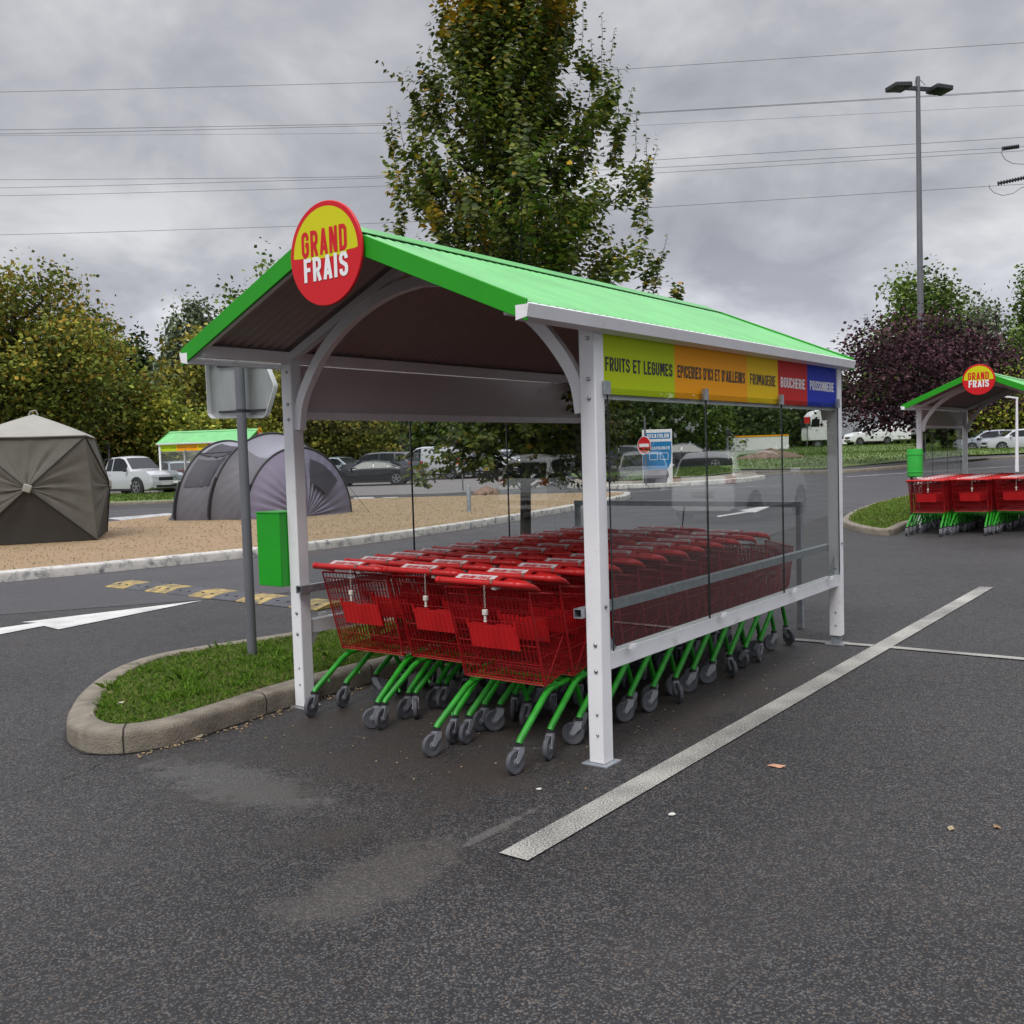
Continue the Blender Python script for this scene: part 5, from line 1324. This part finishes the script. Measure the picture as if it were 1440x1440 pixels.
def vehicle(style, paint_, L, W, H, pos, rz, label, name='parked_car', cat='car', wr=.33, group='cars parked around the car park', roofrails=False):
    T = thing(name, label, cat, pos, rz, group); pm = PT[paint_]
    top = lambda x: ip_(TOP[style], x) * H
    zl = .17 * (H / 1.5); bel = BELT[style] * H
    belt = lambda x: min(top(x), bel * (1 + .03 * -x * 2))
    hw = lambda x: W / 2 * (1 - .16 * abs(2 * x) ** 5)
    def sec(x):
        w = hw(x); t = top(x); bz = belt(x); g = max(0, min(1, (t - bz) / (H * .33))); wt = w * (.955 - .19 * g); lo = zl + (.10 * H / 1.5) * max(0, (abs(x) - .42) / .08)
        m1 = lerp(lo, bz, .35); return [(0, lo), (w * .84, lo), (w * .955, lo + .05), (w, m1), (w * .99, lerp(lo, bz, .75)), (w * .955, bz), (wt, max(bz, t - .075)), (wt * .90, max(bz, t - .02)), (wt * .5, t), (0, t + .006)]
    xs_ = sorted(set([p[0] for p in TOP[style]] + [i / 30 - .5 for i in range(31)]))
    rows = []
    for x in xs_:
        s_ = sec(x); rows.append([(x * L, y, z) for y, z in s_] + [(x * L, -y, z) for y, z in s_[::-1][1:]])
    mb = MB().grid(rows); n = len(rows[0]); mb.f.append(tuple(range(n))); mb.f.append(tuple((len(rows) - 1) * n + k for k in range(n))[::-1])
    body = mb.build('body', pm, T, angle=32)
    def side_y(x, z):
        s_ = sec(x); a_, b_ = s_[5], s_[6]; f = (z - a_[1]) / (b_[1] - a_[1] + 1e-6); return a_[0] + (b_[0] - a_[0]) * min(1, f)
    for s_ in (-1, 1):
        for xa_, xb_ in WINS[style]:
            r0, r1 = [], []
            for k in range(9):
                x = xa_ + (xb_ - xa_) * k / 8; z0 = belt(x) + .02; z1 = max(z0 + .005, top(x) - .085)
                r0.append((x * L, s_ * (side_y(x, z0) + .010), z0)); r1.append((x * L, s_ * (side_y(x, z1) + .010), z1))
            MB().grid([r0, r1]).build('side_window', M['cglass'], body, angle=0, fix=False)
    def scr(x0, x1, nm):
        r_ = []
        for k in range(7):
            x = x0 + (x1 - x0) * k / 6; s_ = sec(x); wt = s_[6][0] * .90; r_.append([(x * L + (.012 if x > 0 else -.012), y * wt, top(x) + .014 - .02 * abs(y) ** 3) for y in (-1, -.6, -.2, .2, .6, 1)])
        MB().grid(r_).build(nm, M['cglass'], body, angle=60, fix=False)
    fr = {'suv': (.145, .265), 'sedan': (.08, .232), 'van': (.165, .32), 'pickup': (.125, .23)}[style]; scr(fr[0], fr[1], 'windscreen')
    if style == 'suv': scr(-.478, -.44, 'rear_window')
    if style == 'sedan': scr(-.365, -.235, 'rear_window')
    if style == 'pickup': scr(-.134, -.112, 'rear_window')
    wx = {'suv': (-.31, .315), 'sedan': (-.31, .32), 'van': (-.30, .32), 'pickup': (-.29, .32)}[style]
    for x in wx:
        for s_ in (-1, 1):
            y = s_ * (hw(x) - .10)
            MB().lathe([(wr * 1.16, 0), (wr * 1.16, s_ * .108)], 26, 'Y', (x * L, y, wr * 1.02)).build('wheel_arch', M['ctrim'], body, angle=30)
            w = MB().lathe([(wr * .62, 0), (wr * .94, 0), (wr, s_ * .03), (wr, s_ * .10), (wr * .94, s_ * .122), (wr * .64, s_ * .124)], 26, 'Y', (x * L, y, wr)).build('wheel', M['ctyre'], T, angle=30)
            rm = MB().lathe([(wr * .66, s_ * .10), (wr * .66, s_ * .127), (wr * .60, s_ * .127), (wr * .56, s_ * .116)], 24, 'Y', (x * L, y, wr))
            for k in range(5):
                a_ = k * 2 * pi / 5 + .3; rm.beam((x * L, y + s_ * .124, wr), (x * L + cos(a_) * wr * .6, y + s_ * .124, wr + sin(a_) * wr * .6), .05, .012, up=(0, 1, 0))
            rm.build('rim', M['crim'], w, angle=30)
    zlamp = belt(.46) * .86
    for s_ in (-1, 1):
        MB().add([(.470 * L, s_ * hw(.47) * 1.004, zlamp), (.494 * L, s_ * hw(.495) * .80, zlamp - .03), (.497 * L, s_ * hw(.497) * .50, zlamp - .03), (.496 * L, s_ * hw(.495) * .50, zlamp - .12), (.494 * L, s_ * hw(.495) * .84, zlamp - .13), (.458 * L, s_ * hw(.46) * 1.006, zlamp - .10), (.44 * L, s_ * hw(.44) * .9, zlamp - .05)], [(0, 1, 2, 3, 4, 5), (0, 6, 1), (1, 6, 2), (2, 6, 3), (3, 6, 4), (4, 6, 5), (5, 6, 0)]).build('headlight', M['clamp_h'], body, angle=0)
        zt_ = belt(-.48) * .98; tall = .34 if style == 'van' else .17
        MB().box((-.492 * L, s_ * hw(.49) * .86, zt_ - tall / 2 + .03), (.06, hw(.49) * .30, tall)).build('taillight', M['clamp_t'], body, bevel=.012)
        MB().box((.195 * L, s_ * (hw(.2) + .09), belt(.2) + .05), (.10, .18, .12)).build('mirror', M['ctrim'] if style == 'pickup' else pm, body, bevel=.02)
        MB().box((0, s_ * (hw(0) * .985), zl + .06), (L * .50, .05, .10)).build('sill_trim', M['ctrim'], body)
        for x in ((-.05, ) if style != 'van' else (.07,)):
            MB().box((x * L, s_ * (hw(x) + .002), bel * .86), (.14, .018, .025)).build('door_handle', M['ctrim'] if style == 'van' else pm, body)
        if roofrails: MB().tube([(-.38 * L, s_ * W * .36, H * .985), (-.34 * L, s_ * W * .36, H * 1.025), (.02 * L, s_ * W * .36, H * 1.03), (.08 * L, s_ * W * .36, H * .985)], .018, 6).build('roof_rail', M['ctrim'], body)
    MB().box((.497 * L, 0, zlamp - .12), (.03, W * .42, .16)).build('grille', M['ctrim'], body, bevel=.01)
    MB().box((.499 * L, 0, zl + .20), (.03, W * .60, .12)).build('bumper_intake', M['ctrim'], body, bevel=.01)
    MB().box((.503 * L, 0, zl + .30), (.03, .50, .11)).build('number_plate', M['plate'], body)
    MB().box((-.502 * L, 0, zl + .48), (.03, .50, .11)).build('number_plate', M['plate'], body)
    if style == 'pickup':
        bed = MB(); zb = top(-.3) + .004
        for s_ in (-1, 1): bed.beam((-.495 * L, s_ * W * .44, zb + .02), (-.15 * L, s_ * W * .44, zb + .02), .06, .05)
        bed.box((-.32 * L, 0, zb + .001), (.33 * L, W * .78, .006)); bed.build('load_bed', M['ctrim'], body)
        MB().tube([(-.20 * L, -W * .40, zb), (-.165 * L, -W * .36, H * .93), (-.165 * L, W * .36, H * .93), (-.20 * L, W * .40, zb)], .035, 8).build('sports_bar', M['ctrim'], T)
    return T
def at(u, Y, dz=.0): p = AY(u, 600, Y); return Vector((p.x, Y, gz(p.x, Y) + dz + .01))
vehicle('pickup', 'silver', 5.35, 1.86, 1.85, at(179, 47.5), R(-33), 'silver double-cab pickup truck parked right of the olive tent', 'pickup_truck', 'pickup', .40)
vehicle('suv', 'maroon', 4.2, 1.8, 1.6, at(128, 58), R(95), 'dark red car with tail lamps showing beyond the back of the silver pickup')
vehicle('suv', 'white', 4.3, 1.8, 1.6, at(208, 60), R(-80), 'white car parked directly behind the silver pickup')
vehicle('suv', 'bluegrey', 4.3, 1.8, 1.55, at(250, 51.5), R(-58), 'blue-grey car behind the left end of the far left shelter')
vehicle('sedan', 'silver', 4.4, 1.8, 1.45, at(284, 55), R(-62), 'silver car behind the middle of the far left shelter')
vehicle('sedan', 'maroon', 4.2, 1.8, 1.42, at(276, 50.2, -.25), R(-35), 'low maroon car in front of the silver one, left of the dome tent')
vehicle('sedan', 'silver', 4.4, 1.8, 1.45, at(452, 64), R(-20), 'silver saloon furthest left of the cars seen through the shelter')
vehicle('sedan', 'bluegrey', 4.4, 1.8, 1.45, at(478, 58), R(-30), 'grey saloon half hidden behind the dark estate, right of the dome tent')
vehicle('suv', 'dark', 4.6, 1.86, 1.66, at(533, 56), R(158), 'dark grey estate car seen from its rear corner beside the white van')
vehicle('sedan', 'black', 4.5, 1.85, 1.28, at(520, 50.5), R(178), 'low black sports car in front of the dark grey estate')
vehicle('van', 'silver', 4.5, 1.82, 1.90, at(606, 57), R(166), 'small silver panel van parked behind the dark estate', 'panel_van', 'van')
vehicle('suv', 'bluegrey', 4.2, 1.8, 1.55, at(652, 58), R(-75), 'blue-grey car right of the silver van beside the small orange sign')
vehicle('suv', 'black', 4.3, 1.8, 1.55, at(886, 50), R(-28), 'black car with reflecting windscreen left of the blue totem')
vehicle('sedan', 'black', 4.5, 1.8, 1.45, at(966, 51), R(-14), 'black saloon right of the blue totem')
vehicle('van', 'white', 4.4, 1.82, 1.85, at(1222, 92, .75), R(190), 'white car-derived van parked below the lorry trailer', 'panel_van', 'van')
vehicle('van', 'white', 5.2, 2.0, 2.3, at(1256, 94, .75), R(85), 'taller white van seen from behind, right of the small white van', 'panel_van', 'van')
vehicle('suv', 'bluegrey', 4.3, 1.8, 1.5, at(1392, 66), R(170), 'pale car behind the rail of the right-hand shelter')
vehicle('suv', 'silver', 4.3, 1.8, 1.5, at(1432, 64), R(175), 'silver car at the right edge behind the rail')
vehicle('suv', 'silver', 4.3, 1.8, 1.6, at(705, 62), R(-70), 'silver car half covered by the low hornbeam leaves, seen through the left glass')
vehicle('sedan', 'dark', 4.4, 1.8, 1.45, at(800, 60), R(175), 'dark grey saloon seen between the hornbeam trunk and the right front post')
vehicle('suv', 'dark', 4.3, 1.8, 1.55, at(330, 60), R(-80), 'dark car behind the sign end of the far left shelter')
vehicle('suv', 'white', 4.4, 1.8, 1.6, at(500, 66), R(185), 'white car in the back row behind the dark estate')
# two cars standing to the right of the picture; the panes mirror them
def mir(s, t): p = SF(s, t); return Vector((p.x, p.y, gz(p.x, p.y)))
vehicle('suv', 'white', 4.35, 1.8, 1.62, mir(17.7, -7.1), SA, 'white hatchback mirrored in the right side panes', group='cars beside the shelter that show only as reflections')
vehicle('suv', 'white', 4.4, 1.82, 1.66, mir(26.4, -14.7), SA + R(150), 'white estate with roof rails mirrored in the left side panes', roofrails=True, group='cars beside the shelter that show only as reflections')

# articulated lorry on the bank
TR = thing('lorry', 'white lorry with grey trailer parked on the bank, its cab facing left', 'lorry', at(1129, 96, .35) + Vector((1.4, 0, 0)), R(180))
cabp = [(-1.1, .95), (1.15, .95), (1.22, 1.5), (1.15, 2.3), (.92, 3.35), (.55, 3.75), (-.2, 3.95), (-.95, 3.9), (-1.1, 3.7)]
MB().prism(cabp, -1.22, 1.22, lambda a, b, h: (a, h, b)).build('cab', M['paper'], TR, bevel=.06)
MB().prism([(1.22, 2.25), (.985, 3.2), (.965, 3.2), (1.19, 2.25)], -1.05, 1.05, lambda a, b, h: (a + .02, h, b)).build('windscreen', M['cglass'], TR)
for s_ in (-1, 1):
    MB().prism([(1.0, 2.25), (.86, 3.0), (.15, 3.0), (.15, 2.25)], s_ * 1.22, s_ * 1.235, lambda a, b, h: (a, h, b)).build('side_window', M['cglass'], TR)
    MB().box((1.15, s_ * 1.42, 2.7), (.12, .12, .75)).build('mirror', M['ctrim'], TR, bevel=.02)
MB().prism([(-1.5, .95), (-1.3, .95), (-1.12, 3.7), (-1.4, 3.6)], -1.15, 1.15, lambda a, b, h: (a, h, b)).build('air_fairing', M['paper'], TR)
MB().box((-5.2, 0, .98), (9.5, .9, .28)).build('chassis', M['ctrim'], TR)
MB().box((-8.6, 0, 2.62), (13.6, 2.5, 2.75)).build('trailer', mat('trailer_grey', (.30, .31, .34), .5, var=.05), TR, bevel=.03)
MB().box((-8.6, 0, 1.2), (13.6, 2.52, .08)).build('trailer_rail', M['ctrim'], TR)
for s_ in (-1, 1): MB().box((-2.6, s_ * 1.1, .75), (1.2, .35, .5)).build('side_skirt', M['paper'], TR, bevel=.03)
for x in (.35, -3.3, -11.2, -12.5, -13.8):
    for s_ in (-1, 1):
        w = MB().lathe([(.3, 0), (.48, 0), (.52, s_ * .05), (.52, s_ * .25), (.3, s_ * .28)], 22, 'Y', (x, s_ * .93, .52)).build('wheel', M['ctyre'], TR)
        MB().lathe([(.27, s_ * .2), (.27, s_ * .285), (.12, s_ * .29)], 16, 'Y', (x, s_ * .93, .52)).build('rim', M['crim'], w)
MB().box((1.95, 3.2, 2.85), (.5, .06, .6)).build('rear_board', M['re'], thing('warning_board', 'small red board beyond the front of the lorry cab', 'sign', at(1129, 96, .35) + Vector((1.4, 0, 0)), R(180)))
_wb = [o for o in col.objects if o.name.startswith('warning_board')][0]
MB().cyl((1.95, 3.2, 0), (1.95, 3.2, 2.58), .05, 8).build('post', M['mast'], _wb)

# white cabin and long white container seen through the right glass
def cabin(name, label, cat, u0, u1, vt, Y, depth, pm, win=True, band=None):
    a_ = at(u0, Y, .3); b_ = at(u1, Y, .3); w = b_.x - a_.x; h = AY((u0 + u1) / 2, vt, Y).z - a_.z
    T = thing(name, label, cat, ((a_.x + b_.x) / 2, Y + depth / 2, a_.z))
    MB().box((0, 0, h / 2), (w, depth, h)).build('shell', pm, T, bevel=.03)
    rb = MB()
    k = 0
    while k * .35 < w - .3: rb.box((-w / 2 + .2 + k * .35, -depth / 2 - .012, h / 2), (.06, .02, h * .92)); k += 1
    rb.build('wall_ribs', pm, T, angle=0)['kind'] = 'structure'
    if win:
        for x in (-.12, .22): MB().box((x * w, -depth / 2 - .03, h * .62), (w * .14, .02, h * .3)).build('window', M['cglass'], T)
    if band: MB().box((0, -depth / 2 - .03, h - .06), (w, .03, .12)).build('edge_band', band, T)
    return T
cabin('site_cabin', 'small white cabin with two dark windows right of the blue totem', 'cabin', 943, 973, 614, 80, 2.4, M['paper'])
cabin('container', 'long white container with an orange top edge, left of the lorry', 'container', 1028, 1109, 612, 82, 2.5, M['paper'], False, M['or'])
cabin('container', 'low grey container between the white cabin and the long white container', 'container', 974, 1012, 622, 84, 2.5, mat('grey_container', (.28, .31, .35), .6), False)
# brown spoil heap in front of the bank
hp = at(1085, 56, .15); rs_ = np.random.RandomState(4); rows = []
for j in range(9):
    f = j / 8; rows.append([(cos(2 * pi * k / 24) * 2.0 * (1 - f) * (1 + .15 * sin(k * 2.1 + j)), sin(2 * pi * k / 24) * 1.1 * (1 - f), .62 * f ** .7 * (1 + .12 * sin(k * 3.3))) for k in range(25)])
o = MB().grid(rows).build('soil_heap', mat('brown_heap', (.17, .115, .080), .95, var=.4, scale=5, bump=.8, bscale=9), angle=60, loc=hp); tag(o, 'low brown heap of soil on the grass in front of the long container', 'soil heap')

# ------------------------------------------------------------------ totem and no-entry sign
tp = at(923.5, 37.6, .02); TM = thing('totem_sign', 'blue and white totem sign with dark picture at its foot, behind the no-entry sign', 'sign', tp, R(-4))
M['tblue'] = mat('totem_blue', (.012, .20, .46), .4); M['tdk'] = mat('totem_picture', (.10, .085, .10), .5, var=.5, scale=2.2)
W_, H_ = 1.12, 2.16
MB().box((0, 0, H_ / 2), (W_, .16, H_)).build('slab', M['paper'], TM, bevel=.01)
y_ = -.083
q = MB().add([(-W_ / 2 + .01, y_, .62), (W_ / 2 - .18, y_, .66), (W_ / 2 - .06, y_, .90), (W_ / 2 - .03, y_, 1.30), (W_ / 2 - .03, y_, 1.70), (-W_ / 2 + .01, y_, 1.70)], [(0, 1, 2, 3, 4, 5)]).build('blue_field', M['tblue'], TM, angle=0, fix=False)
MB().add([(-W_ / 2 + .01, y_, .02), (W_ / 2 - .22, y_, .02), (W_ / 2 - .22, y_, .25), (W_ / 2 - .14, y_, .40), (W_ / 2 - .2, y_, .655), (-W_ / 2 + .01, y_, .615)], [(0, 1, 2, 3, 4, 5)]).build('picture_field', M['tdk'], TM, angle=0, fix=False)
q2 = MB().add([(-W_ / 2 + .14, y_, 1.80), (W_ / 2 - .07, y_, 1.80), (W_ / 2 - .07, y_, 2.04), (-W_ / 2 + .14, y_, 2.04)], [(0, 1, 2, 3)]).build('name_band', M['tblue'], TM, angle=0, fix=False)
place_text(q2, 'lettering', M['paper'], 'DECATHLON', .15, .82, (-W_ / 2 + .18, y_ - .003, 1.845), (1, 0, 0), (0, 0, 1), t=.085)
place_text(q, 'lettering', M['paper'], 'DECATHLON.FR', .115, .80, (-W_ / 2 + .22, y_ - .003, 1.40), (1, 0, 0), (0, 0, 1), t=.08)
for x0 in (-.30, .10):
    fr = MB()
    for a_, b_ in (((x0, 1.02), (x0 + .30, 1.02)), ((x0 + .30, 1.02), (x0 + .30, 1.27)), ((x0 + .30, 1.27), (x0, 1.27)), ((x0, 1.27), (x0, 1.02))): fr.beam((a_[0], y_ - .002, a_[1]), (b_[0], y_ - .002, b_[1]), .018, .004, up=(0, 1, 0))
    fr.build('drawn_frame', M['paper'], q, angle=0)
ne = AY(908, 685, 36.9); NE = thing('no_entry_sign', 'round red no-entry sign with white bar on a thin pole before the totem', 'road sign', (ne.x, 36.9, gz(ne.x, 36.9) + .12), R(-52))
MB().cyl((0, .03, 0), (0, .03, 2.6), .035, 10).build('pole', M['mast'], NE)
dsc = MB().lathe([(.30, -.012), (.335, -.010), (.335, .010), (.30, .012)], 36, 'Y', (0, -.02, 1.50)).build('disc', M['signred'], NE)
MB().box((0, -.035, 1.50), (.50, .006, .12)).build('white_bar', M['paper'], dsc)
rg = MB(); rg.tube([(cos(2 * pi * k / 36) * .33, -.033, 1.5 + sin(2 * pi * k / 36) * .33) for k in range(36)], .010, 5, closed=True); rg.build('rim', M['paper'], dsc)

# ------------------------------------------------------------------ small street furniture
bo = AY(660, 727, 25.6); B_ = thing('bollard', 'grey steel bollard standing on the sandy island behind the trolleys', 'bollard', (bo.x, 25.6, gz(bo.x, 25.6) + .14))
MB().lathe([(.055, 0), (.055, .64), (.045, .67), (.02, .68)], 16).build('tube', M['galv_dull'], B_); MB().lathe([(.075, 0), (.075, .012), (.057, .014)], 16).build('foot', M['galv_dull'], B_)
po = at(648, 41); Q_ = thing('parking_sign', 'thin pole with a small orange plate in front of the blue-grey car', 'road sign', po)
MB().cyl((0, 0, 0), (0, 0, 1.35), .03, 8).build('pole', M['mast'], Q_); MB().box((-.12, -.035, 1.22), (.30, .02, .26)).build('plate', mat('orange_plate', (.62, .12, .03), .5), Q_)
rk = AY(684, 697, 35.6); rows = []
for j in range(8):
    f = j / 7; rows.append([(cos(2 * pi * k / 20) * .48 * (1 - f ** 3) * (1 + .10 * sin(k * 2.3 + j)), sin(2 * pi * k / 20) * .35 * (1 - f ** 3), .36 * f * (1 + .10 * sin(k * 1.3))) for k in range(21)])
o = MB().grid(rows).build('boulder', mat('brown_rock', (.20, .125, .085), .9, var=.35, scale=6, bump=.6, bscale=12), angle=50, loc=(rk.x, 35.6, gz(rk.x, 35.6))); tag(o, 'brown boulder lying at the back edge of the sandy island', 'boulder')
def pole_thing(name, label, cat, u, Y, vt, r, m, dz=0):
    p = at(u, Y, dz); h = AY(u, vt, Y).z - p.z; T = thing(name, label, cat, p); MB().tube([(0, 0, 0), (0, 0, h)], [r, r * .55], 12).build('mast', m, T); return T, h
LM, h = pole_thing('floodlight_mast', 'tall grey mast with two dark floodlight heads rising behind the purple tree', 'lamp mast', 1296.5, 54, 108, .20, M['mast'])
LM.rotation_euler = (0, R(-.3), R(14))
MB().beam((-1.05, 0, h - .62), (1.05, 0, h - .62), .14, .20).build('cross_arm', M['tank'], LM)
for s_ in (-1, 1):
    hd = MB().box((s_ * 1.25, -.1, h - .64), (1.0, 1.0, .26), Matrix.Rotation(R(s_ * 4), 3, 'Y')).build('lamp_head', M['tank'], LM, bevel=.05)
    MB().box((s_ * 1.25, -.1, h - .78), (.8, .8, .01)).build('lens', M['cglass'], hd)
    MB().box((s_ * 1.66, -.1, h - .60), (.10, .4, .10)).build('fin', M['tank'], hd)
MB().tube([(-.2, 0, h - .5), (-.12, 0, h - .1), (0, 0, h - .02), (.1, 0, h - .12), (.45, 0, h - .42)], .015, 5).build('cable_loop', M['tank'], LM)
L2, h = pole_thing('street_lamp', 'white street lamp near the right edge behind the right-hand shelter', 'street lamp', 1430, 38, 560, .07, M['white'])
MB().beam((.05, 0, h), (-.55, 0, h + .10), .07, .06).build('arm', M['white'], L2); MB().box((-.75, 0, h + .12), (.5, .2, .09), Matrix.Rotation(R(8), 3, 'Y')).build('lamp_head', M['white'], L2, bevel=.03)
# posts seen through the glass
for u, vt, vb, lab in ((151, 620, 0, 'slim grey lamp post between the olive tent and the yellow shrubs'), (1023, 600, 0, 'slim grey post with a small box seen through the right glass')):
    T, h = pole_thing('signal_post', lab, 'post', u, 56, vt, .08, M['mast']); MB().box((0, -.1, h - .3), (.25, .12, .3)).build('box', M['tank'], T, bevel=.02)

# ------------------------------------------------------------------ overhead power lines
def cable(pts, Y0, Y1, label, r=.017):
    (u0, v0), (u1, v1) = pts[0], pts[-1]; P = []
    for k in range(41):
        f = k / 40; u = -260 + (1700 + 260) * f
        # through the picture points, gently sagging
        v = np.interp(u, [p[0] for p in pts], [p[1] for p in pts])
        if u < pts[0][0]: v = pts[0][1] + (pts[0][0] - u) * (pts[0][1] - pts[1][1]) / (pts[1][0] - pts[0][0]) * .3
        if u > pts[-1][0]: v = pts[-1][1] - (u - pts[-1][0]) * (pts[-2][1] - pts[-1][1]) / (pts[-1][0] - pts[-2][0])
        P.append(AY(u, v, Y0 + (Y1 - Y0) * f))
    for it in range(6): P = [P[0]] + [(P[i - 1] + P[i] * 2 + P[i + 1]) / 4 for i in range(1, 40)] + [P[-1]]
    T = MB().tube(P, r, 5).build('power_line', M['cable'], angle=80, fix=False); return tag(T, label, 'power line', 'overhead power lines')
cable([(0, 130), (640, 113), (1440, 60)], 84, 70, 'topmost thin power line, crossing above the floodlight mast')
cable([(0, 183), (600, 173), (880, 160), (1440, 126.5)], 84, 70, 'upper wire of the twisted pair just under the floodlight heads', .018)
cable([(0, 189), (600, 175), (880, 161), (1440, 128)], 84.6, 70.6, 'lower wire of the twisted pair just under the floodlight heads', .018)
cable([(0, 191), (600, 187), (880, 178), (1440, 148)], 96, 82, 'faint power line directly below the twisted pair', .012)
cable([(0, 253), (550, 249), (935, 224), (1440, 193)], 84, 70, 'upper of the three wires right of the tree at mid sky')
cable([(0, 265), (550, 250), (935, 236), (1410, 208)], 86, 72, 'middle of the three mid-sky wires, ending in the upper insulator')
cable([(0, 276), (550, 262), (935, 243), (1440, 212)], 88, 74, 'lowest of the three wires at mid sky')
cable([(0, 331), (550, 314), (915, 292), (1390, 262)], 84, 70, 'lowest power line, passing behind the round sign')
def insulator(u, v, u2, v2, Y, label, loop):
    a_ = AY(u, v, Y); b_ = AY(u2, v2, Y); T = thing('insulator_string', label, 'insulator', a_); d = b_ - a_
    pr = []; n = 9
    MB().tube([Vector((0, 0, 0)) + d * (k / 18) for k in range(19)], [.05 if k % 2 else .16 for k in range(19)], 10).build('discs', M['tank'], T, angle=30)
    MB().tube([AY(x, y, Y) - a_ for x, y in loop], .022, 5).build('jumper_wire', M['cable'], T)
insulator(1410, 209, 1432, 206, 71, 'upper insulator with a drooping jumper wire at the right edge', [(1410, 209), (1408, 215), (1413, 224), (1424, 230), (1440, 231), (1470, 226)])
insulator(1404, 258, 1440, 250, 71, 'lower insulator with looped jumper wires at the right edge', [(1391, 260), (1392, 265), (1398, 271), (1410, 275), (1425, 272), (1436, 264), (1446, 262)])
